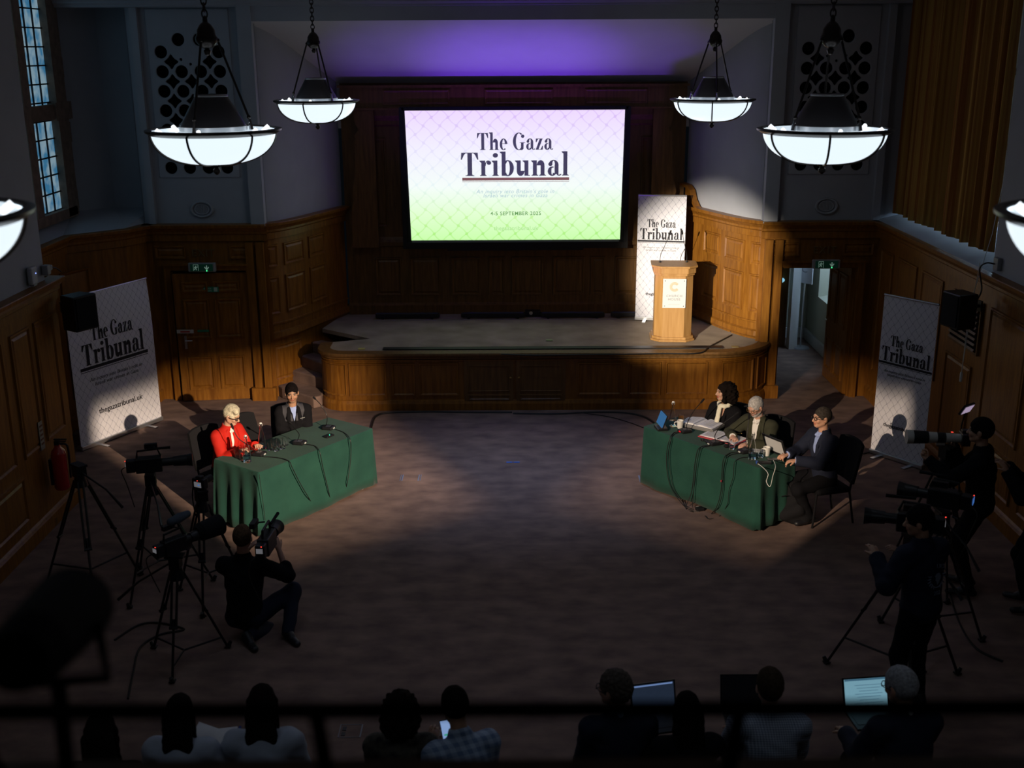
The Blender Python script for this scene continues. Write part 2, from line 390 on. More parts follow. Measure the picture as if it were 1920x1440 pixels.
# ---- left side: pier, recess with window; right side: straight wall
o = MB(); mpL, LL = wainscot(o, [(-5.2, -4), (-5.2, 12.5), (-6.15, 12.5)], 1, [(12.2, 13.0, 1.15, 2.3), (13.2, 14.05, .95, 2.3), (14.25, 15.0, .95, 2.3), (15.2, 15.68, .95, 2.3), (15.80, 16.32, .95, 2.3), (12.2, 13.0, .3, .8), (13.2, 15.1, .3, .8)])
struct(o.build('wall_left', M['oak'], smooth=False))
o = MB(); RB = [(-6.2, 12.5), (-6.2, 15.4), (-5.56, 16.0), (-5.40, 16.3), (-5.40, 16.45)]
wainscot(o, RB, 1, [(.3, 1.1, .4, 2.2), (1.3, 2.1, .4, 2.2), (2.6, 3.2, .4, 2.2)])
struct(o.build('wall_recess_left', M['oak'], smooth=False))
# sill and plaster of the left recess
o = MB(); wl = [(-6.5, 12.2), (-6.5, 16.62), (-6.02, 17.05), (-5.42, 17.05)]; wz = 2.84
fr = [(-6.2, 12.2), (-6.2, 15.4), (-5.56, 16.0), (-5.42, 16.5)]
for i in range(3): o.add([(*fr[i], WZ), (*fr[i+1], WZ), (*wl[i+1], wz), (*wl[i], wz)], [(0, 1, 2, 3)])
struct(o.build('trim_sill_left', M['plaster'], smooth=False))
o = MB()
for a, b in ((wl[0], wl[1]), (wl[1], wl[2]), (wl[2], wl[3]), (wl[3], (-5.42, 16.49))): o.add([(*a, 2.6), (*b, 2.6), (*b, 6.4), (*a, 6.4)], [(0, 1, 2, 3)])
struct(o.build('wall_plaster_recess_left', M['plaster'], smooth=False))
o = MB(); o.add([(-5.2, -4, WZ-.02), (-5.2, 12.27, WZ-.02), (-5.2, 12.27, 6.4), (-5.2, -4, 6.4), (-6.8, 12.27, WZ-.02), (-6.8, 12.27, 6.4)], [(0, 1, 2, 3), (1, 4, 5, 2)])
struct(o.build('wall_plaster_left', M['plaster'], smooth=False))
# stone window, left
wm = MB(); Yb = 15.22; X0 = -6.5
def wpiece(y0, y1, z0, z1, d=.16): wm.box((X0+d/2, (y0+y1)/2, (z0+z1)/2), (d, y1-y0, z1-z0))
wpiece(16.08, 16.45, 2.84, 6.35); wpiece(16.0, 16.58, 4.18, 4.42, .17); wpiece(12.6, 16.4, 2.82, 2.96); wpiece(12.6, 16.2, 4.2, 4.4, .14)
for i, (z, e) in enumerate([(2.9, .12), (3.3, .09), (3.85, .14), (4.75, .12), (5.35, .1), (5.8, .15)]): wpiece(16.43, 16.45+e, z, z+.28, .12)
for y in (15.13, 14.05): wpiece(y-.12, y+.12, 2.9, 6.35, .15)
wn = struct(wm.build('window_1', M['stone'], smooth=False))
gl, nt, b = nodes_of('leaded_glass_daylight')
tc = nt.nodes.new('ShaderNodeTexCoord'); n = nt.nodes.new('ShaderNodeTexNoise'); n.inputs['Scale'].default_value = 5
r = nt.nodes.new('ShaderNodeValToRGB'); r.color_ramp.elements[0].color = (.03, .14, .26, 1); r.color_ramp.elements[1].color = (.20, .30, .36, 1)
r.color_ramp.elements[0].position = .38; r.color_ramp.elements[1].position = .6
nt.links.new(tc.outputs['Object'], n.inputs[0]); nt.links.new(n.outputs[0], r.inputs[0]); nt.links.new(r.outputs[0], b.inputs['Emission Color'])
b.inputs['Emission Strength'].default_value = .9; b.inputs['Base Color'].default_value = (.1, .15, .2, 1)
o = MB(); o.box((X0+.05, 14.4, 4.62), (.01, 3.5, 3.4)); o.build('pane', gl, wn)
o = MB()
for i in range(3):
    yc = 15.68-1.08*i
    for k in range(1, 3): o.box((X0+.065, yc-.42+.28*k, 4.6), (.02, .018, 3.4))
    for k in range(14): o.box((X0+.065, yc, 2.96+.245*k), (.02, .84, .018))
o.build('lead_lattice', M['lead'], wn)
# ---- right wall
o = MB(); RR = [(5.36, 16.45), (5.36, -4)]
wainscot(o, RR, 1, [(.2, .75, .45, 2.3), (.95, 1.7, 1.0, 2.3), (1.9, 2.65, 1.0, 2.3), (2.95, 3.75, .3, 1.5), (4.1, 5.1, .95, 2.3), (5.3, 6.3, .95, 2.3), (6.5, 7.5, .95, 2.3), (4.1, 5.1, .3, .8), (5.3, 7.5, .3, .8)])
struct(o.build('wall_right', M['oak'], smooth=False))
o = MB(); o.add([(5.36, -4, WZ-.02), (5.36, 12.45, WZ-.02), (5.36, 12.45, 6.4), (5.36, -4, 6.4), (6.5, 12.45, WZ-.02), (6.5, 12.45, 6.4)], [(0, 1, 2, 3), (1, 4, 5, 2)])
o.add([(5.415, 16.5, WZ-.02), (6.5, 16.5, WZ-.02), (6.5, 16.5, 6.4), (5.415, 16.5, 6.4)], [(0, 1, 2, 3)])
struct(o.build('wall_plaster_right', M['plaster'], smooth=False))
o = MB(); o.add([(5.32, 12.4, WZ), (5.32, 16.5, WZ), (6.25, 16.5, 2.9), (6.25, 12.4, 2.9)], [(0, 1, 2, 3)])
struct(o.build('trim_sill_right', M['plaster'], smooth=False))
gl2 = mat('frosted_daylight', (.3, .35, .4), .5, emis=(.30, .48, .62), es=.6)
o = MB(); o.box((6.26, 14.45, 4.6), (.02, 4.1, 3.5)); o2 = struct(o.build('window_2', gl2, smooth=False))
o = MB()
for k in range(7): o.box((6.22, 12.5+.65*k, 4.6), (.08, .1, 3.5))
for k in range(4): o.box((6.22, 14.45, 3.0+.9*k), (.08, 4.1, .08))
o.build('window_frame', M['stone'], o2, smooth=False)
# ---- near walls, hall ceiling, balcony
o = MB(); o.box((0, 6.2, CZ+.06), (14, 21.2, .12)); struct(o.build('ceiling', M['ceilpaint'], smooth=False))
o = MB(); o.box((0, -4.05, 3.2), (11, .1, 6.5)); struct(o.build('wall_near', M['plaster'], smooth=False))
PARA = 1.40
o = MB(); o.box((0, PARA+.03, 3.60), (10.5, .14, .9)); struct(o.build('wall_balcony', M['oak_dark'], smooth=False))
o = MB(); o.box((0, -1.3, 3.25), (10.5, 5.4, .1)); struct(o.build('floor_balcony', M['blackfab'], smooth=False))
# ---- corridor behind the right hand doorway
o = MB()
o.add([(5.34, 16.62, 0), (5.34, 17.35, 0), (5.34, 17.35, 2.6), (5.34, 16.62, 2.6)], [(0, 1, 2, 3)])
def wallx(y0, y1, z0, z1, x=5.34): o.add([(x, y0, z0), (x, y1, z0), (x, y1, z1), (x, y0, z1)], [(0, 1, 2, 3)])
wallx(17.35, 17.9, 0, 2.6); wallx(17.9, 19.4, 0, .90); wallx(17.9, 19.4, 2.2, 2.6); wallx(19.4, 20.1, 0, 2.6)
o.add([(5.34, 17.9, .90), (5.34, 19.4, .90), (5.95, 19.4, 1.0), (5.95, 17.9, 1.0)], [(0, 1, 2, 3)])
o.add([(5.34, 19.4, .88), (5.95, 19.4, .88), (5.95, 19.4, 2.6), (5.34, 19.4, 2.6)], [(0, 1, 2, 3)])
o.add([(3.5, 20.1, 0), (5.4, 20.1, 0), (5.4, 20.1, 2.6), (3.5, 20.1, 2.6)], [(0, 1, 2, 3)])
o.add([(3.5, 16.6, 2.5), (6.1, 16.6, 2.5), (6.1, 20.2, 2.5), (3.5, 20.2, 2.5)], [(0, 1, 2, 3)])
o.add([(5.96, 17.8, .9), (5.96, 19.5, .9), (5.96, 19.5, 2.6), (5.96, 17.8, 2.6)], [(0, 1, 2, 3)])
struct(o.build('wall_corridor', mat('cream_plaster', (.50, .50, .40), .85, spec=.2), smooth=False))
o = MB(); o.box((4.88, 19.3, 1.25), (.10, .20, 2.5)); o.box((4.97, 19.36, 1.25), (.06, .1, 2.5)); o.box((5.315, 18.4, .09), (.05, 3.4, .18)); o.box((5.12, 20.07, .09), (.5, .05, .18))
struct(o.build('baseboard_corridor', M['white'], smooth=False))
o = MB(); o.box((4.2, 19.4, 1.25), (1.2, .04, 2.5)); o.box((3.98, 18.0, 1.25), (.04, 2.9, 2.5)); struct(o.build('wall_corridor_dark', M['oak_dark'], smooth=False))
o = MB(); o.box((-4.6, 17.4, 1.3), (1.8, .1, 2.6)); struct(o.build('wall_behind_door_left', M['oak_dark'], smooth=False))
# ================================================================ smooth solids: fields -> surface nets
class Vox:
    def __init__(s, lo, hi, res, big=.06):
        s.lo = np.array(lo, dtype=np.float32); s.res = res
        s.n = np.ceil((np.array(hi)-s.lo)/res).astype(int)+1
        s.F = np.full(s.n, big, dtype=np.float32); s.big = big
    def sub(s, lo, hi, pad):
        a = np.maximum(0, np.floor((np.array(lo)-pad-s.lo)/s.res).astype(int)); b = np.minimum(s.n, np.ceil((np.array(hi)+pad-s.lo)/s.res).astype(int)+1)
        if (b <= a).any(): return None, None
        sl = tuple(slice(int(i), int(j)) for i, j in zip(a, b))
        ax = [s.lo[k]+s.res*np.arange(a[k], b[k], dtype=np.float32) for k in range(3)]
        X, Y, Z = np.meshgrid(*ax, indexing='ij', sparse=True)
        return sl, (X, Y, Z)
    def put(s, sl, d, k, mode='add'):
        A = s.F[sl]
        if mode == 'add':
            h = np.maximum(k-np.abs(A-d), 0)/k if k > 0 else 0
            s.F[sl] = np.minimum(A, d)-(h*h*k*.25 if k > 0 else 0)
        elif mode == 'cut':
            d = -d; h = np.maximum(k-np.abs(A-d), 0)/k if k > 0 else 0
            s.F[sl] = np.maximum(A, d)+(h*h*k*.25 if k > 0 else 0)
    def ell(s, c, r, R=None, k=.02, mode='add', disp=None):
        c = np.array(c, dtype=float); r = np.array(r, dtype=float); m = float(r.max())
        ext = np.array([m]*3) if R is not None else r
        sl, g = s.sub(c-ext, c+ext, s.big+k)
        if sl is None: return
        d = [g[i]-c[i] for i in range(3)]
        if R is not None:
            R = np.array(R)   # columns = local axes
            d = [d[0]*R[0, i]+d[1]*R[1, i]+d[2]*R[2, i] for i in range(3)]
        k0 = np.sqrt((d[0]/r[0])**2+(d[1]/r[1])**2+(d[2]/r[2])**2); k1 = np.sqrt((d[0]/r[0]**2)**2+(d[1]/r[1]**2)**2+(d[2]/r[2]**2)**2)+1e-6
        v = k0*(k0-1)/k1
        if disp is not None: v = v+disp(*g)
        s.put(sl, v, k, mode)
    def cone(s, a, b, ra, rb=None, k=.02, mode='add', flat=1.0, ax=None, disp=None):
        """tapered capsule; flat<1 squashes it along axis ax"""
        rb = ra if rb is None else rb; a = np.array(a, dtype=float); b = np.array(b, dtype=float); m = max(ra, rb)
        sl, g = s.sub(np.minimum(a, b)-m, np.maximum(a, b)+m, s.big+k)
        if sl is None: return
        ba = b-a; L2 = float(ba @ ba)+1e-9
        p = [g[i]-a[i] for i in range(3)]
        t = np.clip((p[0]*ba[0]+p[1]*ba[1]+p[2]*ba[2])/L2, 0, 1)
        q = [p[i]-t*ba[i] for i in range(3)]
        d2 = q[0]**2+q[1]**2+q[2]**2
        if ax is not None:
            ax = np.array(ax)/np.linalg.norm(ax); dn = q[0]*ax[0]+q[1]*ax[1]+q[2]*ax[2]
            d2 = d2+dn*dn*(1/flat**2-1)
        v = np.sqrt(d2)-(ra+(rb-ra)*t)
        if disp is not None: v = v+disp(*g)
        s.put(sl, v, k, mode)
    def plane(s, p, n, k=.0):
        """keep the side the normal points away from"""
        n = np.array(n)/np.linalg.norm(n); sl, g = s.sub(s.lo, s.lo+s.n*s.res, 0)
        v = (g[0]-p[0])*n[0]+(g[1]-p[1])*n[1]+(g[2]-p[2])*n[2]
        s.F = np.maximum(s.F, v)
    def mesh(s):
        F = s.F.copy(); b = s.big
        F[0], F[-1], F[:, 0], F[:, -1], F[:, :, 0], F[:, :, -1] = b, b, b, b, b, b
        S = F < 0
        c = [S[i:S.shape[0]-1+i, j:S.shape[1]-1+j, k:S.shape[2]-1+k] for i in (0, 1) for j in (0, 1) for k in (0, 1)]
        al = c[0].copy(); an = c[0].copy()
        for q in c[1:]: al &= q; an |= q
        act = an & ~al
        idx = np.argwhere(act)
        if len(idx) == 0: return np.zeros((0, 3)), np.zeros((0, 4), int)
        ids = np.full(act.shape, -1, dtype=np.int32); ids[tuple(idx.T)] = np.arange(len(idx))
        corn = np.array([[i, j, k] for i in (0, 1) for j in (0, 1) for k in (0, 1)])
        vals = np.stack([F[idx[:, 0]+q[0], idx[:, 1]+q[1], idx[:, 2]+q[2]] for q in corn], 1)
        acc = np.zeros((len(idx), 3)); cnt = np.zeros(len(idx))
        for a in range(8):
            for ax in range(3):
                if corn[a][ax] == 0:
                    bq = corn[a].copy(); bq[ax] = 1; bb = bq[0]*4+bq[1]*2+bq[2]
                    va, vb = vals[:, a], vals[:, bb]; m = (va < 0) != (vb < 0)
                    t = np.where(m, va/np.where(m, va-vb, 1), 0)
                    p = np.tile(corn[a].astype(float), (len(idx), 1)); p[:, ax] += t
                    acc[m] += p[m]; cnt[m] += 1
        V = s.lo+(idx+acc/cnt[:, None])*s.res
        Q = []
        for ax in range(3):
            u, w_ = [(1, 2), (2, 0), (0, 1)][ax]
            A = S; sh = list(S.shape)
            s0 = [slice(None)]*3; s1 = [slice(None)]*3; s0[ax] = slice(0, -1); s1[ax] = slice(1, None)
            dif = A[tuple(s0)] != A[tuple(s1)]
            e = np.argwhere(dif); e = e[(e[:, u] > 0) & (e[:, w_] > 0) & (e[:, u] < sh[u]-1) & (e[:, w_] < sh[w_]-1)]
            if len(e) == 0: continue
            inside0 = S[tuple(e.T)]
            def cell(du, dw):
                q = e.copy(); q[:, u] -= du; q[:, w_] -= dw; return ids[tuple(q.T)]
            q = np.stack([cell(1, 1), cell(0, 1), cell(0, 0), cell(1, 0)], 1)
            q[~inside0] = q[~inside0][:, ::-1]
            Q.append(q)
        Q = np.concatenate(Q); Q = Q[(Q >= 0).all(1)]
        return V, Q
def np_mesh(name, V, Q, m, parent=None, off=(0, 0, 0), sharp=None):
    me = bpy.data.meshes.new(name); V = np.asarray(V, dtype=np.float32)-np.array(off, dtype=np.float32)
    me.vertices.add(len(V)); me.vertices.foreach_set('co', V.ravel())
    me.loops.add(len(Q)*4); me.loops.foreach_set('vertex_index', Q.astype(np.int32).ravel())
    me.polygons.add(len(Q)); me.polygons.foreach_set('loop_start', np.arange(len(Q), dtype=np.int32)*4)
    try: me.polygons.foreach_set('loop_total', np.full(len(Q), 4, dtype=np.int32))
    except Exception: pass
    me.polygons.foreach_set('use_smooth', np.ones(len(Q), dtype=bool))
    me.update(calc_edges=True); me.materials.append(m)
    if sharp: me.set_sharp_from_angle(angle=sharp)
    o = bpy.data.objects.new(name, me); COL.objects.link(o)
    if parent is not None: o.parent = parent
    return o
# ---- plaster grilles with round and diamond holes
def grille(sx):
    gx = sx*4.55; z0 = 3.34
    v = Vox((-.62, -.03, -.02), (.62, .07, GH+.02), .0125, .05)
    sl, (X, Y, Z) = v.sub(v.lo, v.lo+v.n*v.res, 0)
    plate = np.maximum(np.maximum(np.abs(X)-GW/2, np.abs(Z-GH/2)-GH/2), np.abs(Y-.0)-.022)
    F = plate+0*X; rings = F*0+1; holes = F*0+1
    px, pz = .27, .268; zb = 4.82-z0
    rows = [zb-pz*k for k in range(6)]
    cs = [(-1.5+i, r) for r in rows for i in range(4)]+[(-1.5, zb+pz), (1.5, zb+pz), (-.55, zb+pz*1.62), (.55, zb+pz*1.62)]
    for i, r in cs:
        d = np.sqrt((X-i*px)**2+(Z-r)**2)
        rings = np.minimum(rings, np.maximum(np.abs(d-.112)-.024, np.abs(Y+.02)-.022))
        holes = np.minimum(holes, d-.088)
    for k in range(-1, 4):
        for i in (-1, 0, 1):
            if k == -1 and i == 0: continue
            x0, zc = i*px, rows[0]-pz*(k+.5)
            dd = (np.abs(X-x0)+np.abs(Z-zc))*.72-.075
            # concave diamond
            for q in ((-.5, -.5), (.5, -.5), (-.5, .5), (.5, .5)):
                dd = np.maximum(dd, .125-np.sqrt((X-x0-q[0]*px)**2+(Z-zc-q[1]*pz)**2))
            holes = np.minimum(holes, dd)
    # small cast crest in the middle of the top rows
    crest = F*0+1
    for (a, b, r) in [(0, zb+pz*.95, .05), (-.06, zb+pz*.8, .035), (.06, zb+pz*.8, .035), (-.10, zb+pz*1.15, .03), (.10, zb+pz*1.15, .03), (0, zb+pz*1.35, .035), (0, zb+pz*.55, .03)]:
        crest = np.minimum(crest, np.sqrt((X-a)**2+(Z-b)**2+(Y+.02)**2)-r)
    for a in (-.13, .13, 0): holes = np.minimum(holes, np.sqrt((X-a)**2+(Z-zb-pz*(.62 if a else .38))**2)-.02)
    F = np.maximum(F, -holes); F = np.minimum(F, np.maximum(rings, -holes)); F = np.minimum(F, crest)
    v.F = F.astype(np.float32); V, Q = v.mesh()
    root = thing('plaster_grille', 'white plaster grille of round holes above the '+('closed door, left' if sx < 0 else 'open doorway, right'), 'grille', (gx, DW, z0), 0, )
    o = np_mesh('grille_plate', V, Q, M['plaster'], root, sharp=.6)
    b = MB(); b.box((0, .16, GH/2), (GW, .22, GH)); b.build('shade_backing', M['blackmat'], root, smooth=False)  # solid near-black box: shade behind the holes put into its colour
grille(-1); grille(1)
def oval(sx):
    root = thing('oval_vent', 'oval plaster vent low on the white wall above the '+('left' if sx < 0 else 'right')+' exit door', 'vent', (sx*4.56, DW, 2.88))
    S = Matrix.Rotation(PI/2, 3, 'X')
    o = MB(); o.torus((0, -.015, 0), .15, .022, 40, 8, S, .72); o.torus((0, -.012, 0), .105, .012, 40, 8, S, .70); o.build('vent_frame', M['plaster'], root)
    o = MB()
    for k in range(-4, 5):
        h = .1*.7*math.sqrt(max(0, 1-(k/4.6)**2)); o.box((k*.022, -.012, 0), (.012, .012, 2*h))
    o.build('vent_slat', M['plaster'], root, smooth=False)
    o = MB(); o.lathe([(0, 0), (.148, 0)], (0, -.003, 0), 40, Matrix.Rotation(PI/2, 3, 'X') @ Matrix.Diagonal((1, .72, 1)).to_3x3()); o.build('vent_back', M['plaster'], root, smooth=False)
oval(-1); oval(1)
# ================================================================ stage
LIP = []
def arc(cx, cy, r, a0, a1, n=10): return [(cx+r*math.cos(a0+(a1-a0)*i/n), cy+r*math.sin(a0+(a1-a0)*i/n)) for i in range(n+1)]
front = [(-2.86, 16.45)]+arc(-2.48, 16.20, .38, PI, 1.5*PI)+[(2.95, 15.82)]+arc(2.95, 16.72, .90, -PI/2, -.05)
plan = [(-2.20, 16.68)]+front+[(3.82, 16.5), (3.6, 16.65), (3.3, 17.2), (3.1, 17.7), (2.85, 18.37), (-2.85, 18.37), (-3.05, 17.35)]
st = thing('stage', 'low oak fronted stage with carpeted top, curved ends and cupboard doors', 'stage', (0, 17, 0))
o = MB(); o.prism(plan, SH-.06, SH); o.build('stage_floor', M['carpet_stage'], st, smooth=False, off=(0, 17, 0))
o = MB(); mpf, LF = path_map(front, 1)
ssf = []; acc = 0
for i, p in enumerate(front):
    if i: acc += math.dist(front[i-1], p)
    ssf.append(acc)
strip(o, mpf, ssf, [(0, 0), (0, SH-.1)]); strip(o, mpf, ssf, [(0, .16), (.02, .15), (.035, .1), (.035, .0)]); strip(o, mpf, ssf, [(0, SH-.13), (.02, SH-.12), (.02, SH-.1)])
x0 = .25+.38*PI/2+ .0
base = [s for s in ssf][11]  # where the straight front begins
def pr(a, b, c=.22, e=.72, curved=False): panelring(o, mpf, a, b, c, e, [(0, 0), (.004, .02), (.02, .02), (.035, .001)], curved)
pr(.08, .22); pr(.28, base+.02, curved=True)
for a, b in [(.05, .60), (.68, 1.02), (1.08, 1.66), (3.40, 4.05), (4.15, 4.62), (4.68, 5.3)]: pr(base+a, base+b)
pr(base+5.5, LF-.75, curved=True); pr(LF-.65, LF-.12, curved=True)
o.build('front_panelling', M['oak'], st, smooth=False, off=(0, 17, 0))
o = MB(); strip(o, mpf, ssf, [(0, SH-.1), (.03, SH-.085), (.03, SH-.06), (.06, SH-.045), (.07, SH-.02), (.06, SH+.004), (-.12, SH+.006), (-.12, SH-.01)]); o.build('nosing', M['oak_dark'], st, off=(0, 17, 0))
for a, sd in ((1.74, 1), (2.50, -1)):
    mpd = lambda s, z, d: mpf(base+s, z, d)
    o = MB(); d = .02; w_ = .72
    o.prism([(base+a-2.86+.0, 0)], 0, 0) if False else None
    vs0 = mpd(a, .12, 0); vs1 = mpd(a+w_, .12, 0)
    o.box(((vs0.x+vs1.x)/2, vs0.y-.012, .44), (w_, .02, .62))
    panelring(o, mpd, a+.05, a+w_-.05, .28, .69, [(0, .022), (.004, .032), (.018, .032), (.03, .014)], False)
    panelring(o, mpd, a+.05, a+w_-.05, .15, .24, [(0, .022), (.004, .030), (.018, .030), (.03, .02)], False)
    dr = o.build('cupboard_door', M['oak_dark'], st, smooth=False, off=(0, 17, 0))
    kx = (vs1.x-.04) if sd > 0 else (vs0.x+.04)
    k = MB(); k.sphere((kx, vs0.y-.045, .50), .018, 10); k.cyl((kx, vs0.y-.02, .50), (kx, vs0.y-.04, .50), .008, n=8); k.build('knob', M['brass'], dr, off=(0, 17, 0))
# carpeted steps at the left
SA = [(-3.64, 16.56), (-3.48, 16.81), (-3.37, 17.02), (-3.2, 17.2)]; SBp = [(-2.86, 15.95), (-2.86, 16.27), (-2.86, 16.46), (-2.6, 16.62)]
for i in range(4):
    poly = [SA[i], SBp[i]]+([(-2.86, 16.45)] if i < 2 else [])+[(-2.20, 16.68), (-3.05, 17.32)]+([(-3.35, 17.0)] if i == 0 else [])
    if i == 0: poly = [(-3.66, 16.6), (-3.55, 16.42), (-2.98, 15.90), (-2.88, 16.0), (-2.86, 16.45), (-2.2, 16.68), (-3.05, 17.32), (-3.35, 17.0)]
    o = MB(); o.prism(poly, .0 if i == 0 else .174*i-.01, .174*(i+1)); b = o.build('step', M['carpet'], st, smooth=False, off=(0, 17, 0), bevel=.02)
# footlight trough, floor marks and LED battens on the stage
def onstage(name, label, cat, group=None): return thing(name, label, cat, (0, 16, SH), group=group)
o = MB(); o.box((.56, 16.04, SH+.012), (5.0, .13, .012)); tag(o.build('footlight_trough_cover', M['black'], smooth=False), 'long flat black cover strip along the front of the stage', 'cover strip')
for (x, y, c, l) in [(678, 654, (.42, .40, .10), 'small yellow tape marker on stage carpet near the steps'), (1030, 638, (.30, .38, .16), 'small green marker card lying at mid stage'), (1378, 650, (.30, .22, .08), 'dull tan tape square near the right end of the stage')]:
    p = P(x, y, SH+.006); o = MB(); o.box((0, 0, 0), (.10, .07, .008)); tag(o.build('tape_marker', mat('tape', c, .7), loc=(p.x, p.y, SH+.008), smooth=False), l, 'tape')
for i, x in enumerate((-1.75, -.35, .95, 2.1)):
    r = thing('light_batten', ['leftmost low black light batten at the foot of the stage wall', 'second low black light batten from the left at the foot of the stage wall', 'third low black light batten from the left at the foot of the stage wall', 'rightmost low black light batten at the foot of the stage wall'][i], 'light', (x, 18.0, SH), group='light battens along the stage wall')
    o = MB(); o.box((0, 0, .06), (1.05, .09, .07)); o.build('housing', M['black'], r, bevel=.01, smooth=False)
    o = MB(); o.box((0, -.008, .098), (1.0, .06, .006)); o.build('lens_strip', mat('batten_lens', (.04, .05, .12), .15), r, smooth=False)
    for s in (-.4, .4):
        o = MB(); o.box((s, 0, .015), (.04, .12, .03)); o.build('foot', M['black'], r, smooth=False)
o = MB(); o.box((.1, 17.88, SH+.004), (4.8, .015, .006)); tag(o.build('edging_strip', M['alu'], smooth=False), 'thin metal edging strip at the back of the stage carpet', 'edging strip')
pj = thing('floor_projector', 'small black device sitting on the centre of the stage by the back wall', 'device', (.30, 18.16, SH))
o = MB(); o.box((0, 0, .05), (.26, .16, .09)); o.build('casing', M['black'], pj, bevel=.012, smooth=False)
o = MB(); o.cyl((-.03, -.08, .07), (-.03, -.10, .07), .03); o.build('lens', M['chrome'], pj)
# ================================================================ lettering in a fat face
def glyphs():
    """each glyph: (advance, [polygons]) in units where the stem of a capital is 1 high"""
    G = {}; W = .15; Hh = .03; XH = .66
    def rect(a, b, c, d): return [(a, b), (c, b), (c, d), (a, d)]
    def ring(cx, cy, ro, so, ri, si, a0, a1, n=16, dx=0):
        out = []
        for i in range(n):
            t0 = a0+(a1-a0)*i/n; t1 = a0+(a1-a0)*(i+1)/n
            out.append([(cx+ro*math.cos(t0), cy+so*math.sin(t0)), (cx+ro*math.cos(t1), cy+so*math.sin(t1)), (cx+dx+ri*math.cos(t1), cy+si*math.sin(t1)), (cx+dx+ri*math.cos(t0), cy+si*math.sin(t0))])
        return out
    def disc(cx, cy, r, n=14): return [[(cx+r*math.cos(2*PI*i/n), cy+r*math.sin(2*PI*i/n)) for i in range(n)]]
    def foot(x, w=W, e=.055): return [rect(x-e, 0, x+w+e, Hh), [(x-e*.4, Hh), (x+w+e*.4, Hh), (x+w, .07), (x, .07)]]
    def flag(x, y, e=.07): return [[(x-e, y-Hh), (x, y-.10), (x+.02, y), (x-e, y-.005)]]
    G['T'] = (.70, [rect(.26, 0, .26+W*1.15, 1), rect(.03, 1-Hh, .65, 1), [(.03, .99), (.01, .70), (.05, .70), (.13, .90), (.20, .98)], [(.65, .99), (.67, .70), (.63, .70), (.55, .90), (.48, .98)]]+foot(.26, W*1.15, .08))
    G['h'] = (.60, [rect(.08, 0, .08+W, 1.04), rect(.37, 0, .37+W, .45)]+ring(.375, .44, .145, .225, .0, .17, 0, PI, 14)+foot(.08)+foot(.37)+flag(.08, 1.04))
    G['n'] = (.60, [rect(.08, 0, .08+W, XH), rect(.37, 0, .37+W, .45)]+ring(.375, .44, .145, .225, .0, .17, 0, PI, 14)+foot(.08)+foot(.37)+flag(.08, XH))
    G['u'] = (.60, [rect(.07, .2, .07+W, XH), rect(.36, 0, .36+W, XH)]+ring(.215, .21, .145, .22, .0, .165, PI, 2*PI, 14)+flag(.07, XH)+flag(.36, XH)+[rect(.36+W, 0, .36+W+.06, Hh)])
    G['e'] = (.50, ring(.25, .33, .22, .345, .075, .30, .05, 1.72*PI, 26)+[rect(.17, .36, .44, .36+Hh), [(.33, .36), (.47, .36), (.47, .40), (.33, .42)]])
    G['i'] = (.31, [rect(.08, 0, .08+W, XH)]+foot(.08)+flag(.08, XH)+disc(.155, .88, .10))
    G['l'] = (.31, [rect(.08, 0, .08+W, 1.04)]+foot(.08)+flag(.08, 1.04))
    G['r'] = (.46, [rect(.08, 0, .08+W, XH)]+foot(.08)+flag(.08, XH)+ring(.34, .42, .13, .245, .095, .21, .35*PI, PI, 10)+disc(.37, .56, .085))
    G['b'] = (.58, [rect(.08, 0, .08+W, 1.04)]+flag(.08, 1.04)+ring(.31, .33, .23, .345, .075, .30, -.78*PI, .78*PI, 26))
    G['a'] = (.55, [rect(.30, .07, .30+W, .47)]+ring(.26, .46, .19, .215, .05, .18, 0, .93*PI, 14)+disc(.14, .49, .08)+ring(.21, .19, .17, .205, .03, .155, .35*PI, 1.85*PI, 18)+ring(.47, .10, .10, .11, .02, .08, PI*1.05, 1.9*PI, 8))
    G['z'] = (.50, [rect(.05, XH-Hh, .44, XH), rect(.04, 0, .45, Hh), [(.04, 0), (.20, 0), (.44, XH), (.28, XH)], [(.05, XH), (.04, .44), (.08, .44), (.16, .60), (.24, XH)], [(.45, 0), (.47, .24), (.43, .24), (.34, .06), (.26, 0)]])
    G['G'] = (.76, ring(.38, .5, .35, .52, .17, .475, .30*PI, 1.72*PI, 30)+[rect(.50, .06, .50+W, .44), rect(.43, .44-Hh, .74, .44)]+disc(.60, .80, .10)+[[(.50, .06), (.65, .06), (.56, -.02), (.42, -.01)]])
    return G
GL = glyphs()
def fat_text(name, s, size, cx, y0, m, parent, T, squash=1., extrude=.0012, depth=0.002):
    wd = sum(GL[c][0] if c != ' ' else .26 for c in s); x = -wd/2; mb = MB()
    for c in s:
        if c == ' ': x += .26; continue
        adv, polys = GL[c]
        for p in polys:
            q = [Vector((cx+(x+a)*size*squash, y0+b*size, depth)) for a, b in p]
            q2 = [Vector((v.x, v.y, depth+extrude)) for v in q]
            n = len(q); mb.add(q+q2, [tuple(range(n, 2*n))]+[(i, (i+1) % n, n+(i+1) % n, n+i) for i in range(n)])
        x += adv
    return words(name, mb.v, mb.f, size*.16*squash, m, parent, T)
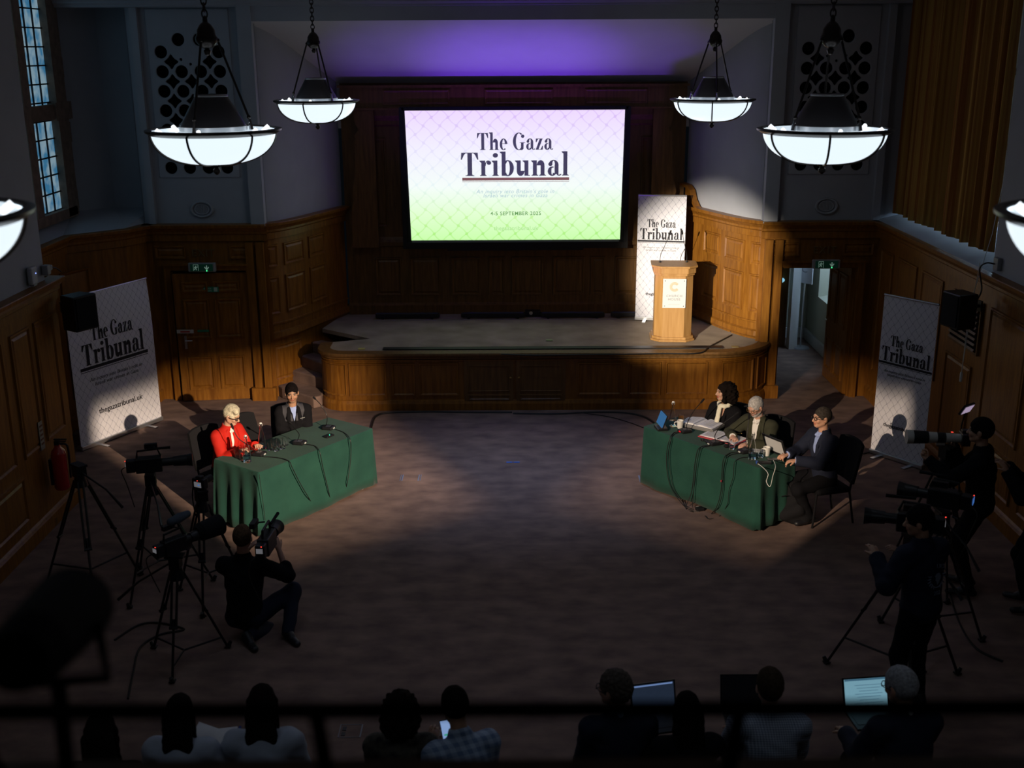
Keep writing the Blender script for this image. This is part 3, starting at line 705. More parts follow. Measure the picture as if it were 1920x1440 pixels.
def keffiyeh(name, base, line, px, pz, emis=False, strength=1, ramp=None, lw=.05, kr_=.16, zc=0.):
    """fishing-net pattern over a plain or graded print, in object space (x across, z up)"""
    m, nt, b = nodes_of(name); L = nt.links
    tc = nt.nodes.new('ShaderNodeTexCoord'); sp = nt.nodes.new('ShaderNodeSeparateXYZ'); L.new(tc.outputs['Object'], sp.inputs[0])
    def mm(op, a, b_=None, c_=None, clamp=False):
        n = nt.nodes.new('ShaderNodeMath'); n.operation = op; n.use_clamp = clamp
        for i, v in enumerate((a, b_, c_)):
            if v is None: continue
            if isinstance(v, (int, float)): n.inputs[i].default_value = v
            else: L.new(v, n.inputs[i])
        return n.outputs[0]
    X = mm('DIVIDE', sp.outputs[0], px); Z = mm('DIVIDE', sp.outputs[2], pz)
    wob = mm('MULTIPLY', mm('SINE', mm('MULTIPLY', Z, 2*PI)), .07)
    U = mm('ADD', X, Z); Vv = mm('SUBTRACT', X, Z)
    U = mm('ADD', U, wob); Vv = mm('ADD', Vv, wob)
    fu = mm('ABSOLUTE', mm('SUBTRACT', mm('FRACT', U), .5)); fv = mm('ABSOLUTE', mm('SUBTRACT', mm('FRACT', Vv), .5))
    ln = mm('LESS_THAN', mm('MINIMUM', fu, fv), lw)
    kn = mm('LESS_THAN', mm('ADD', fu, fv), kr_)
    msk = mm('MAXIMUM', mm('MULTIPLY', ln, .6), kn)
    mix = nt.nodes.new('ShaderNodeMix'); mix.data_type = 'RGBA'
    L.new(msk, mix.inputs['Factor'])
    if ramp:
        r = nt.nodes.new('ShaderNodeValToRGB'); r2 = nt.nodes.new('ShaderNodeValToRGB')
        f = mm('ADD', mm('DIVIDE', sp.outputs[2], ramp[0]), .5); L.new(f, r.inputs[0]); L.new(f, r2.inputs[0])
        for rr, st_ in ((r, ramp[1]), (r2, ramp[2])):
            while len(rr.color_ramp.elements) < len(st_): rr.color_ramp.elements.new(.5)
            for e, (p_, c_) in zip(rr.color_ramp.elements, st_): e.position = p_; e.color = (*c_, 1)
        L.new(r.outputs[0], mix.inputs['A']); L.new(r2.outputs[0], mix.inputs['B'])
    else:
        mix.inputs['A'].default_value = (*base, 1); mix.inputs['B'].default_value = (*line, 1)
    if emis:
        L.new(mix.outputs['Result'], b.inputs['Emission Color']); b.inputs['Emission Strength'].default_value = strength; b.inputs['Base Color'].default_value = (.02, .02, .02, 1); b.inputs['Roughness'].default_value = .7
    else:
        L.new(mix.outputs['Result'], b.inputs['Base Color']); b.inputs['Roughness'].default_value = .55
    return m
# ---- projection screen
SW, SHT = 3.45, 2.04; SCX = .02
scr = thing('projection_screen', 'large glowing projection screen with a black border over the stage', 'screen', (SCX, 18.1, 3.165))
SM = keffiyeh('projected_slide', None, None, .262, .262, True, 1.0, (SHT,
      [(0, (.60, 1.0, .42)), (.2, (.76, 1.0, .64)), (.42, (.92, .99, .96)), (.7, (.90, .88, 1.0)), (1, (.86, .70, 1.0))],
      [(0, (.40, .88, .20)), (.2, (.60, .93, .40)), (.42, (.82, .93, .93)), (.7, (.80, .77, .97)), (1, (.70, .50, .92))]), .045, .17)
o = MB(); o.add([(-SW/2, 0, SHT/2), (SW/2, 0, SHT/2), (SW/2-.035, 0, -SHT/2), (-SW/2+.045, 0, -SHT/2)], [(0, 3, 2, 1)]); o.build('screen_surface', SM, scr, smooth=False)
o = MB()
for a, b in (((-SW/2-.05, SHT/2+.03), (-SW/2-.01, -SHT/2-.08)), ((SW/2+.05, SHT/2+.03), (SW/2+.01, -SHT/2-.08))): pass
o.box((0, .03, 0), (SW+.16, .03, SHT+.12)); o.box((-SW/2-.055, -.0, -.03), (.07, .03, SHT+.16)); o.box((SW/2+.055, 0, -.03), (.07, .03, SHT+.16)); o.box((0, 0, SHT/2+.03), (SW+.1, .03, .05)); o.box((0, 0, -SHT/2-.085), (SW+.18, .06, .10)); o.box((0, -.01, -SHT/2-.15), (2.2, .04, .03))
o.build('screen_frame', M['black'], scr, smooth=False)
o = MB(); o.box((0, -.001, -SHT/2-.022), (SW-.1, .012, .035)); o.build('lower_hem', mat('screen_hem', (.25, .3, .26), .6), scr, smooth=False)
TS = lambda v: Vector((v.x, -.004-v.z, v.y))
def eink(name, c): return mat(name, (.02, .02, .02), .6, emis=c, es=1)
E1 = eink('projected_ink', (.055, .05, .10)); E2 = eink('projected_bar', (.20, .09, .10)); E3 = eink('projected_green_ink', (.13, .33, .10)); E4 = eink('projected_grey_ink', (.42, .58, .66)); E5 = eink('projected_lime_ink', (.40, .74, .28))
fat_text('slide_title', 'The Gaza', .262, .0, .41, E1, scr, TS, 1.04)
fat_text('slide_title', 'Tribunal', .365, .0, .005, E1, scr, TS, 1.15)
o = MB(); o.box((.01, -.006, -.045), (1.70, .003, .045)); o.box((.01, -.006, -.085), (1.70, .003, .007)); o.build('slide_bar', E2, scr, smooth=False)
text_mesh('slide_text', "An inquiry into Britain's role in", .088, E4, scr, lambda v: TS(Vector((v.x, v.y-.27, v.z))), shear=.25, space=1.1)
text_mesh('slide_text', "Israeli war crimes in Gaza", .088, E4, scr, lambda v: TS(Vector((v.x, v.y-.335, v.z))), shear=.25, space=1.1)
text_mesh('slide_text', "4-5 SEPTEMBER 2025", .082, E3, scr, lambda v: TS(Vector((v.x+.01, v.y-.62, v.z))), space=1.12, bold=.001)
text_mesh('slide_text', "thegazatribunal.uk", .092, E5, scr, lambda v: TS(Vector((v.x+.01, v.y-.86, v.z))), space=1.05)
# ---- roll-up banners
BN = keffiyeh('banner_print', (.70, .70, .76), (.34, .35, .43), .105, .13, lw=.045, kr_=.12)
def banner(label, a, b, z0, H, lean=0, curl=0, W_=None, ts=1.0, ty=1.18):
    a = Vector(a); b = Vector(b); c = (a+b)/2; d = b-a; ang = math.atan2(d.y, d.x); W = d.length
    r = thing('pull_up_banner', label, 'banner', (c.x, c.y, z0), ang)
    def T(v):   # x across, y up, depth -> local
        y = lean*v.y; cl = 0
        if curl: cl = -curl*max(0, (v.y-1.2)/(H-1.2))**2*max(0, (v.x/W+.5))**2
        nar = 1-(.035*max(0, min(1, (v.y-.2)/(H-.2)))*0)
        return Vector((v.x*nar+cl*.6, y-v.z+(cl if curl else 0), v.y+.06))
    n, m_ = 12, 20; o = MB()
    vs = [T(Vector((-W/2+W*i/n, H*j/m_, 0))) for j in range(m_+1) for i in range(n+1)]
    vs += [v+Vector((0, .004, 0)) for v in vs]
    k = (n+1)*(m_+1)
    o.add(vs, [(j*(n+1)+i, j*(n+1)+i+1, (j+1)*(n+1)+i+1, (j+1)*(n+1)+i) for j in range(m_) for i in range(n)]+[(k+j*(n+1)+i, k+(j+1)*(n+1)+i, k+(j+1)*(n+1)+i+1, k+j*(n+1)+i+1) for j in range(m_) for i in range(n)])
    o.build('printed_sheet', BN, r)
    o = MB(); p, q = T(Vector((-W/2, H, 0))), T(Vector((W/2, H, 0))); o.tube([p, q], .014, 8); o.build('top_rail', M['alu'], r)
    o = MB(); o.box((0, .02, .035), (W+.02, .10, .06)); o.build('base_cassette', M['alu'], r, bevel=.01, smooth=False)
    for s in (-.3, .3):
        o = MB(); o.box((s*W, -.04, .008), (.05, .30, .014)); o.build('foot', M['alu'], r, smooth=False)
    o = MB(); o.tube([(0, .05, .05), (0, lean*H+.03, H*.98)], .01, 6); o.build('support_pole', M['alu'], r)
    def TT(v): return T(Vector((v.x, v.y, v.z+.003)))
    sc = ts
    fat_text('banner_title', 'The Gaza', .145*sc, .0*sc, ty+.19*sc, M['ink'], r, TT, .80)
    fat_text('banner_title', 'Tribunal', .200*sc, 0, ty-.03*sc, M['ink'], r, TT, .93)
    o = MB(); bw_ = .42*sc
    for y0, y1 in ((-.075, -.045), (-.092, -.086)):
        ns = 8
        o.add([TT(Vector((-bw_+2*bw_*i/ns, ty+y*sc, 0))) for y in (y0, y1) for i in range(ns+1)], [(i, i+1, ns+2+i, ns+1+i) for i in range(ns)])
    o.build('banner_bar', M['ink'], r, smooth=False)
    text_mesh('banner_text', "An inquiry into Britain's role in", .052*sc, M['inkgrey'], r, lambda v: TT(Vector((v.x, v.y+ty-.19*sc, v.z))), shear=.25)
    text_mesh('banner_text', "Israeli war crimes in Gaza", .052*sc, M['inkgrey'], r, lambda v: TT(Vector((v.x, v.y+ty-.24*sc, v.z))), shear=.25)
    text_mesh('banner_text', "thegazatribunal.uk", .075*sc, M['ink'], r, lambda v: TT(Vector((v.x+.02, v.y+.36, v.z))), bold=.001)
    return r
banner('tall white pull-up banner standing on the stage behind the lectern', (1.96, 17.83), (2.70, 17.68), SH, 1.96, ts=.88, ty=1.29)
banner('wide white pull-up banner with a warped top corner standing by the left wall', (-5.77, 14.1), (-5.09, 15.39), 0, 2.0, curl=-.10, ts=1.42, ty=1.10)
banner('white pull-up banner standing on the floor against the right panelled wall', (4.66, 13.90), (5.12, 13.27), 0, 2.06, ts=.92, ty=1.25)
# ---- lectern
lx, ly = 2.39, 16.62
le = thing('lectern', 'pale oak lectern with angled sides and a white plaque, standing on the stage', 'lectern', (lx, ly, SH), math.radians(-4))
def octo(w, d, c): return [(-w/2, d/2), (-w/2, -d/2+c), (-w/2+c, -d/2), (w/2-c, -d/2), (w/2, -d/2+c), (w/2, d/2)]
o = MB(); o.prism(octo(.66, .50, .13), 0, .03); o.prism(octo(.62, .46, .12), .03, .07); o.build('base', M['oak_light'], le, bevel=.006, smooth=False)
o = MB(); o.prism(octo(.56, .42, .12), .07, 1.0); o.build('body', M['oak_light'], le, smooth=False)
o = MB(); o.prism(octo(.60, .46, .12), 1.0, 1.035); o.prism(octo(.63, .5, .12), 1.035, 1.12); o.prism(octo(.68, .54, .13), 1.12, 1.15); o.build('top', M['oak_light'], le, bevel=.005, smooth=False)
pq = MB(); pq.box((0, -.217, .74), (.34, .008, .44)); pl_ = pq.build('plaque', M['white'], le, smooth=False)
TP = lambda v: Vector((v.x, -.2225-v.z, v.y))
gold = mat('gold_print', (.50, .33, .10), .5)
o = MB()
for ring_, n in ((.066, 22), (.052, 18), (.040, 14)):
    for i in range(n):
        a = math.radians(42)+(2*PI-math.radians(84))*i/(n-1); p = TP(Vector((ring_*math.cos(a)+.0, ring_*math.sin(a)*1.02+.84, 0))); o.box(p, (.0095, .002, .0095), Ry(-a))
o.build('emblem', gold, pl_, smooth=False)
text_mesh('plaque_text', 'CHURCH', .052, M['inkgrey'], pl_, lambda v: TP(Vector((v.x, v.y+.685, v.z))), space=1.15, extrude=.0008)
text_mesh('plaque_text', 'HOUSE', .052, M['inkgrey'], pl_, lambda v: TP(Vector((v.x, v.y+.635, v.z))), space=1.15, extrude=.0008)
text_mesh('plaque_text', 'WESTMINSTER', .022, mat('faint_print', (.45, .45, .45), .6), pl_, lambda v: TP(Vector((v.x, v.y+.565, v.z))), space=1.2, extrude=.0008)
for sx in (-.14, .14):
    for sz in (.55, .93): o = MB(); o.cyl((sx, -.221, sz), (sx, -.226, sz), .007, n=10); o.build('screw', M['chrome'], pl_)
for i, (x0, x1) in enumerate(((-.20, -.085), (.20, .10))):
    g = thing('gooseneck_microphone', ('left' if i == 0 else 'right')+' thin black gooseneck microphone rising from the lectern top', 'microphone', (lx+x0, ly+.1, SH+1.15), group='lectern microphones')
    o = MB(); o.cyl((0, 0, 0), (0, 0, .02), .018, n=10); o.build('base', M['black'], g)
    o = MB(); pts = bez([(0, 0, .0), (.005*(1 if i == 0 else -1), -.01, .12), ((x1-x0)*.5, -.06, .27), ((x1-x0)*.95, -.12, .44)], 5); o.tube(pts, .0045, 6); o.build('gooseneck', M['cable'], g)
    o = MB(); o.tube([pts[-1], pts[-1]+(pts[-1]-pts[-2]).normalized()*.06], [.011, .014], 8); o.sphere(pts[-1]+(pts[-1]-pts[-2]).normalized()*.06, .014, 8); o.build('microphone_head', M['black'], g)
# ================================================================ chandeliers
glow = mat('lit_opal_glass', (.8, .85, .9), .3, emis=(.80, .92, 1.0), es=1.05)
lining = mat('bowl_lining', (.8, .85, .9), .3, emis=(.80, .92, 1.0), es=.5)
def make_pendant(label, loc, a0):
    rz = 0
    r = thing('bowl_pendant', label, 'chandelier', loc, rz, 'glass bowl chandeliers hanging over the hall')
    prof = [(.495*max(0, math.cos(a))**.72, -.27*math.sin(a)**1.0) for a in [PI/2*i/18 for i in range(19)]]
    prof2 = [(x*.97, z*.95+.004) for x, z in reversed(prof)]
    o = MB(); o.lathe(prof, n=48); o.build('glass_bowl', glow, r)
    o = MB(); o.lathe(prof2, n=48); o.build('bowl_lining', lining, r)
    o = MB(); o.torus((0, 0, 0), .512, .016, 48, 8); o.lathe([(.495, .012), (.545, .010), (.545, -.004), (.50, -.03), (.49, -.03)], n=48); o.build('rim', M['bronze'], r)
    for k in range(6):
        a = 2*PI*k/6+.35; o = MB(); o.tube([((x+.006)*math.cos(a), (x+.006)*math.sin(a), z-.006) for x, z in prof], .009, 6); o.build('rib', M['bronze'], r)
    o = MB(); o.lathe([(0, -.262), (.06, -.268), (.055, -.285), (.02, -.295), (.018, -.305), (.03, -.315), (.03, -.335), (.012, -.355), (0, -.36)], n=16); o.build('finial', M['bronze'], r)
    # enamel cone and its bright bands
    o = MB(); o.lathe([(.26, .03), (.245, .07), (.13, .27), (.12, .275), (.10, .272)], n=36); o.build('reflector_cone', M['shade'], r)
    o = MB(); o.lathe([(.27, .0), (.272, .035), (.262, .04)], n=36); o.lathe([(.128, .262), (.134, .27), (.13, .282), (.118, .284)], n=36); o.build('metal_band', M['alu'], r)
    for k in range(6):
        a = 2*PI*(k+.5)/6; o = MB(); o.tube([(.41*math.cos(a), .41*math.sin(a), -.02), (.46*math.cos(a), .46*math.sin(a), .02)], .017, 8); o.build('bulb', mat('bulb', (1, 1, 1), .5, emis=(.9, .95, 1), es=1.6) if 'bulb' not in bpy.data.materials else bpy.data.materials['bulb'], r)
    for k in range(3):
        a = 2*PI*k/3+a0; c, s = math.cos(a), math.sin(a)
        o = MB(); o.tube([(.285*c, .285*s, .10), (.085*c, .085*s, .70)], .010, 8); o.sphere((.285*c, .285*s, .10), .018, 8); o.sphere((.085*c, .085*s, .70), .018, 8); rod = o.build('rod', M['bronze'], r)
        o = MB(); o.tube([(.30*c, .30*s, .0), (.29*c, .29*s, .085)], [.02, .010], 8); o.sphere((.29*c, .29*s, .06), .014, 8); o.build('rod_fitting', M['chrome'], rod)
    o = MB(); o.lathe([(0, .58), (.02, .59), (.03, .62), (.015, .635), (.05, .65), (.085, .69), (.088, .72), (.075, .74), (.07, .78), (.045, .82), (.02, .84), (.018, .88), (0, .89)], n=20); o.build('hub', M['bronze'], r)
    o = MB(); z = .90
    k = 0
    while z < CZ-4.47-.02:
        o.torus((0, 0, z), .022, .006, 12, 6, Matrix.Rotation(PI/2*(k % 2), 3, 'Z') @ Matrix.Rotation(PI/2, 3, 'X') @ Matrix.Diagonal((1, 1.5, 1)).to_3x3()); z += .05; k += 1
    o.build('chain', M['bronze'], r)
    o = MB(); o.lathe([(0, CZ-4.47), (.07, CZ-4.47), (.06, CZ-4.51), (0, CZ-4.53)], n=16); o.build('ceiling_rose', M['bronze'], r)
    l = bpy.data.lights.new('pendant_lamp', 'AREA'); l.shape = 'DISK'; l.size = .7; l.energy = PEND; l.color = (.66, .80, 1.0)
    lo = bpy.data.objects.new('pendant_lamp', l); COL.objects.link(lo); lo.parent = r; lo.location = (0, 0, -.375)
    return r
PEND = 1.6
for x, y, z, l, a in [(-2.52, 14.83, 4.48, 'far left glass bowl chandelier hanging nearest the left of the projection screen', math.radians(80)), (2.55, 14.84, 4.47, 'far right glass bowl chandelier hanging nearest the right of the projection screen', math.radians(30)),
    (-2.44, 9.36, 4.48, 'large left glass bowl chandelier hanging in front of the left plaster grille', math.radians(15)), (2.53, 9.36, 4.46, 'large right glass bowl chandelier hanging in front of the right plaster grille', math.radians(80)),
    (-2.48, 4.46, 4.48, 'nearest glass bowl chandelier, cut off by the left edge of the picture', .4), (2.49, 4.47, 4.45, 'nearest glass bowl chandelier, cut off by the right edge of the picture', .7)]:
    make_pendant(l, (x, y, z), a)
# ================================================================ fittings on the walls
# ---- left door (closed) with its signs
dl = bpy.data.objects.new('door_1', None); COL.objects.link(dl); dl['kind'] = 'structure'; dl.location = (-3.96, DW-.06, 0); dl.rotation_euler = (0, 0, math.radians(7))
o = MB(); o.box((-.54, 0, .985), (1.08, .05, 1.95)); mpd_, _ = path_map([(-1.08, -.025), (0, -.025)])
for a, b, c, e in ((.12, .50, .18, .70), (.58, .96, .18, .70), (.12, .50, .98, 1.58), (.58, .96, .98, 1.58), (.12, .50, 1.68, 1.84), (.58, .96, 1.68, 1.84)): panelring(o, mpd_, a, b, c, e, RAISED, False)
o.build('door_leaf', M['oak'], dl, smooth=False)
o = MB(); o.box((-.96, -.05, .93), (.035, .012, .2)); o.tube([(-.96, -.05, .96), (-.96, -.085, .96), (-.86, -.085, .96)], .009, 6); o.build('door_handle', M['alu'], dl)
sg = mat('sign_green', (.02, .22, .12), .5); sgw = mat('sign_white_print', (.45, .6, .5), .5); sr = mat('sign_red', (.55, .04, .03), .5)
def plate(name, label, loc, w_, h_, m, cat='sign', rz=0, d=.006):
    r = thing(name, label, cat, loc, rz); o = MB(); o.box((0, 0, 0), (w_, d, h_)); o.build('plate', m, r, smooth=False); return r
r = plate('door_sign', 'small green sign with faint writing on the upper left door', (-4.50, DW-.165, 1.72), .26, .08, sg)
TF = lambda ox, oz, d=.0035: (lambda v: Vector((v.x+ox, -d-v.z, v.y+oz)))
text_mesh('sign_text', 'FIRE DOOR', .028, sgw, r, TF(-.05, .004)); text_mesh('sign_text', 'KEEP CLEAR', .028, sgw, r, TF(-.05, -.028))
o = MB(); o.box((.085, -.004, 0), (.05, .003, .06)); o.build('pictogram', sgw, r, smooth=False)
r = plate('latch_sign', 'small white and red sign at the latch side of the left door', (-4.90, DW-.235, 1.10), .25, .055, M['white'])
o = MB(); o.box((.0, -.004, -.004), (.14, .003, .022)); o.build('red_print', sr, r, smooth=False)
r = plate('push_sign', 'small dark green sign beside the red and white one on the left door', (-4.64, DW-.20, 1.10), .17, .035, sg)
# ---- exit signs and lettering
def exit_sign(sx):
    side = 'left' if sx < 0 else 'right'; x = -4.575 if sx < 0 else 4.565
    r = thing('exit_sign', 'green emergency exit sign over the '+('closed left door' if sx < 0 else 'open right doorway'), 'exit sign', (x, DW-.22, 2.06))
    o = MB(); o.box((0, .02, 0), (.40, .075, .13)); o.build('housing', mat('sign_housing', (.30, .32, .33), .4) if sx < 0 else bpy.data.materials['sign_housing'], r, bevel=.012, smooth=False)
    gr = mat('exit_green', (.006, .03, .02), .4, emis=(.01, .10, .06), es=.06) if sx < 0 else bpy.data.materials['exit_green']
    o = MB(); o.box((-.0, -.02, 0), (.33, .006, .105)); o.build('sign_face', gr, r, smooth=False)
    wm_ = mat('exit_pictogram', (.3, .4, .36), .5, emis=(.35, .55, .45), es=.25) if sx < 0 else bpy.data.materials['exit_pictogram']
    # running figure in a doorway
    o = MB(); y = -.025
    o.tube([(-.085, y, .028), (-.082, y, .022)], .009, 6)
    for p in ([(-.082, y, .016), (-.088, y, -.008)], [(-.082, y, .012), (-.064, y, .006), (-.056, y, .014)], [(-.084, y, .012), (-.10, y, .006), (-.106, y, -.006)], [(-.088, y, -.008), (-.074, y, -.018), (-.078, y, -.036)], [(-.088, y, -.008), (-.098, y, -.024), (-.112, y, -.028)]): o.tube(p, .0045, 6)
    for a in ((-.118, 0, .004, .09), (-.048, 0, .004, .09), (-.083, .044, .07, .004)): o.box((a[0], y, a[1]), (a[2], .003, a[3]))
    o.build('running_figure', wm_, r)
    o = MB(); o.box((.075, y, .008), (.014, .003, .05)); o.add([(.04, y, .004), (.048, y, .016), (.075, y, -.016), (.102, y, .016), (.110, y, .004), (.075, y, -.04)], [(0, 1, 2, 5), (2, 3, 4, 5)]); o.build('arrow', wm_, r, smooth=False)
    o = MB(); o.sphere((.075, -.03, -.045), .008, 8); o.build('indicator_light', mat('green_led', (0, .3, .05), .5, emis=(.05, 1, .25), es=2.5) if sx < 0 else bpy.data.materials['green_led'], r)
    t = thing('exit_lettering', 'faint thin EXIT letters on the oak over the '+('left' if sx < 0 else 'right')+' exit sign', 'lettering', (x, DW-.085, 2.20))
    text_mesh('letters', 'EXIT', .15, mat('letter_brass', (.16, .10, .035), .5) if sx < 0 else bpy.data.materials['letter_brass'], t, lambda v: Vector((v.x, -.006-v.z, v.y)), space=1.15, extrude=.006)
exit_sign(-1); exit_sign(1)
# ---- right door, opened into the corridor
dr_ = bpy.data.objects.new('door_2', None); COL.objects.link(dr_); dr_['kind'] = 'structure'; dr_.location = (5.03, DW-.02, 0); dr_.rotation_euler = (0, 0, math.radians(91))
o = MB(); o.box((.54, 0, .985), (1.08, .05, 1.95)); mpd_, _ = path_map([(1.08, .025), (0, .025)])
for a, b, c, e in ((.12, .50, .18, .70), (.58, .96, .18, .70), (.12, .50, .98, 1.82), (.58, .96, .98, 1.82)): panelring(o, mpd_, a, b, c, e, RAISED, False)
o.build('door_leaf', M['oak'], dr_, smooth=False)
o = MB(); o.tube([(.98, .03, .96), (.98, .07, .96), (.88, .07, .96)], .009, 6); o.build('door_handle', M['alu'], dr_)
# sign on a stand in the corridor
r = thing('sign_stand', 'white notice on a slim metal stand in the corridor beyond the doorway', 'sign stand', (5.06, 19.3, 0), math.radians(-52))
o = MB(); o.lathe([(0, .02), (.15, .018), (.16, 0)], n=20); o.build('base', M['grey'], r)
o = MB(); o.cyl((0, 0, .01), (0, 0, 1.2), .014); o.build('pole', M['alu'], r)
o = MB(); o.box((0, -.02, 1.40), (.34, .02, .46)); o.build('notice_board', mat('notice', (.55, .57, .62), .5), r, smooth=False)
text_mesh('emblem', 'C', .2, M['inkgrey'], r, lambda v: Vector((v.x, -.034-v.z, v.y+1.36)))
r = thing('wall_lamp', 'small pale blue lit lamp glimpsed in the dark opening beyond the doorway', 'lamp', (4.62, 19.36, 1.22))
o = MB(); o.sphere((0, -.06, 0), (.09, .06, .05), 12); o.cyl((0, 0, 0), (0, -.05, 0), .02); o.build('lamp_glass', mat('blue_lamp', (.2, .4, .5), .4, emis=(.25, .55, .7), es=.8), r)
# ---- curtain on the right window
o = MB(); n = 240; vs = []
ys = []
for i in range(n+1):
    t = i/n; y = 16.47-(16.47-12.97)*t
    fold = .075*math.sin(2*PI*t*15+.9*math.sin(9*t))+.018*math.sin(2*PI*t*41)
    ys.append((y+.02*math.cos(2*PI*t*17), 5.56+fold))
zs = [2.80, 3.4, 4.0, 5.0, 6.28]
for z in zs:
    for i, (y, x) in enumerate(ys):
        k = 1-.25*(z-2.79)/3.4; vs.append((5.56+(x-5.56)*k, y, z+(.012*math.sin(i*.3) if z < 3 else 0)))
o.add(vs, [(j*(n+1)+i, j*(n+1)+i+1, (j+1)*(n+1)+i+1, (j+1)*(n+1)+i) for j in range(len(zs)-1) for i in range(n)])
ct = thing('curtain', 'long pleated mustard brown curtain drawn over the tall right window', 'curtain', (0, 0, 0))
cm, nt, b = nodes_of('brown_striped_curtain'); tc = nt.nodes.new('ShaderNodeTexCoord'); wv = nt.nodes.new('ShaderNodeTexNoise'); wv.inputs['Scale'].default_value = 3; mp_ = nt.nodes.new('ShaderNodeMapping'); mp_.inputs['Scale'].default_value = (1, 9, .02)
rr = nt.nodes.new('ShaderNodeValToRGB'); rr.color_ramp.elements[0].position = .42; rr.color_ramp.elements[1].position = .58; rr.color_ramp.elements[0].color = (.26, .10, .025, 1); rr.color_ramp.elements[1].color = (.42, .24, .06, 1)
nt.links.new(tc.outputs['Object'], mp_.inputs[0]); nt.links.new(mp_.outputs[0], wv.inputs[0]); nt.links.new(wv.outputs[0], rr.inputs[0]); nt.links.new(rr.outputs[0], b.inputs['Base Color']); b.inputs['Roughness'].default_value = .95; b.inputs['Specular IOR Level'].default_value = .1
o2 = o.build('curtain_cloth', cm, ct); sm = o2.modifiers.new('thickness', 'SOLIDIFY'); sm.thickness = .012
o = MB(); o.tube([(5.56, 12.5, 6.27), (5.56, 16.45, 6.27)], .02, 8); o.build('curtain_rail', M['alu'], ct)
# ---- loudspeakers
def speaker(label, loc, rz):
    r = thing('loudspeaker', label, 'loudspeaker', loc, rz)
    o = MB(); o.prism([(-.14, .12), (-.16, -.13), (.16, -.13), (.14, .12)], -.2, .2); o.build('cabinet', M['black'], r, bevel=.015, smooth=False)
    o = MB(); o.box((0, -.137, 0), (.27, .01, .35)); o.build('front_grille', M['blackfab'], r, smooth=False)
    o = MB(); o.tube([(0, .10, 0), (0, .24, .03)], .02, 8); o.box((0, .25, .03), (.08, .02, .12)); o.build('bracket', M['black'], r, smooth=False)
speaker('black loudspeaker mounted on the corner of the left panelled pier', (-4.93, 12.43, 2.28), math.radians(60))
speaker('black loudspeaker mounted high on the right panelled wall beside the vent', (5.00, 12.35, 2.27), math.radians(-75))
# ---- vent on the right wall
r = thing('wall_vent', 'slatted wooden vent in the right wall behind the loudspeaker', 'vent', (5.34, 12.98, 1.98))
o = MB(); o.box((0, 0, 0), (.03, .86, .62)); o.build('vent_frame', M['oak_dark'], r, smooth=False)
for k in range(9): o = MB(); o.box((-.025, 0, -.26+k*.065), (.03, .78, .028), Ry(.5)); o.build('slat', M['oak_dark'], r, smooth=False)
o = MB(); o.box((-.017, 0, 0), (.004, .79, .55)); o.build('shade_sheet', M['blackmat'], r, smooth=False)  # thin near-black sheet painting the shade between the slats
# ---- router and plug on the left, socket and cables on the right
r = thing('wireless_router', 'white wireless box with a tiny blue light on the left ledge', 'router', (-5.15, 11.85, 2.70), 0)
o = MB(); o.box((0, 0, .11), (.06, .15, .19)); o.build('casing', mat('router_white', (.42, .43, .45), .5), r, bevel=.02, smooth=False)
o = MB(); o.sphere((.033, .02, .13), .005, 6); o.build('blue_light', mat('blue_led', (0, 0, .3), .5, emis=(.2, .3, 1), es=4), r)
o = MB(); o.box((.0, 0, .01), (.05, .08, .02)); o.build('stand', M['grey'], r, smooth=False)
r = thing('plug_adaptor', 'white plug adaptor with a black lead beside the left wireless box', 'plug', (-5.17, 12.22, 2.78))
o = MB(); o.box((.02, 0, .02), (.07, .09, .11)); o.box((.03, .07, .03), (.05, .06, .06)); o.build('casing', M['grey'], r, bevel=.01, smooth=False)
o = MB(); o.tube(bez([(.03, .1, .03), (.05, .2, .0), (.06, .3, -.06)], 5), .008, 6); o.build('lead', M['cable'], r)
r = thing('wall_socket', 'white wall socket box with a black plug on the ledge end, right wall', 'socket', (5.33, 12.28, 2.80))
o = MB(); o.box((0, 0, 0), (.05, .12, .14)); o.build('casing', M['grey'], r, bevel=.008, smooth=False)
o = MB(); o.tube(bez([(-.03, .0, .0), (-.10, .06, .0), (-.14, .12, -.08), (-.10, .1, -.3), (-.16, .05, -.42)], 6), .009, 6); o.build('plug_lead', M['cable'], r)
r = thing('blind_cord', 'thin white blind cord loop with a pale weight hanging on the right wall', 'blind cord', (5.16, 12.50, 1.38))
o = MB(); o.lathe([(0, 0), (.016, .004), (.018, .10), (.010, .12), (0, .12)], n=10); o.build('cord_weight', M['white'], r)
o = MB(); o.tube([(0, 0, .12), (.02, .03, .9), (.20, .08, 1.7), (.52, .12, 4.8)], .004, 5); o.tube([(0, 0, .12), (.03, .0, .9), (.06, -.02, 1.4)], .004, 5); o.build('cord', mat('cord_white', (.5, .5, .48), .7), r)
# ---- extinguisher and sign on the left wall
r = thing('fire_extinguisher', 'red fire extinguisher hung low on the left panelled wall', 'fire extinguisher', (-5.06, 11.72, .42))
rd = mat('red_enamel', (.45, .015, .015), .25, coat=.5)
o = MB(); o.lathe([(0, 0), (.07, .0), (.082, .02), (.082, .40), (.07, .45), (.035, .49), (.03, .52), (0, .52)], n=24); o.build('cylinder', rd, r)
o = MB(); o.box((.0, 0, .54), (.05, .05, .05)); o.box((.04, 0, .58), (.14, .02, .015)); o.box((.04, 0, .555), (.12, .02, .012)); o.build('valve', M['black'], r, smooth=False)
o = MB(); o.tube(bez([(.03, 0, .53), (.10, .02, .5), (.10, .03, .3), (.095, .03, .12)], 6), .012, 8); o.build('hose', M['cable'], r)
o = MB(); o.box((-.095, 0, .2), (.03, .06, .3)); o.build('wall_bracket', M['black'], r, smooth=False)
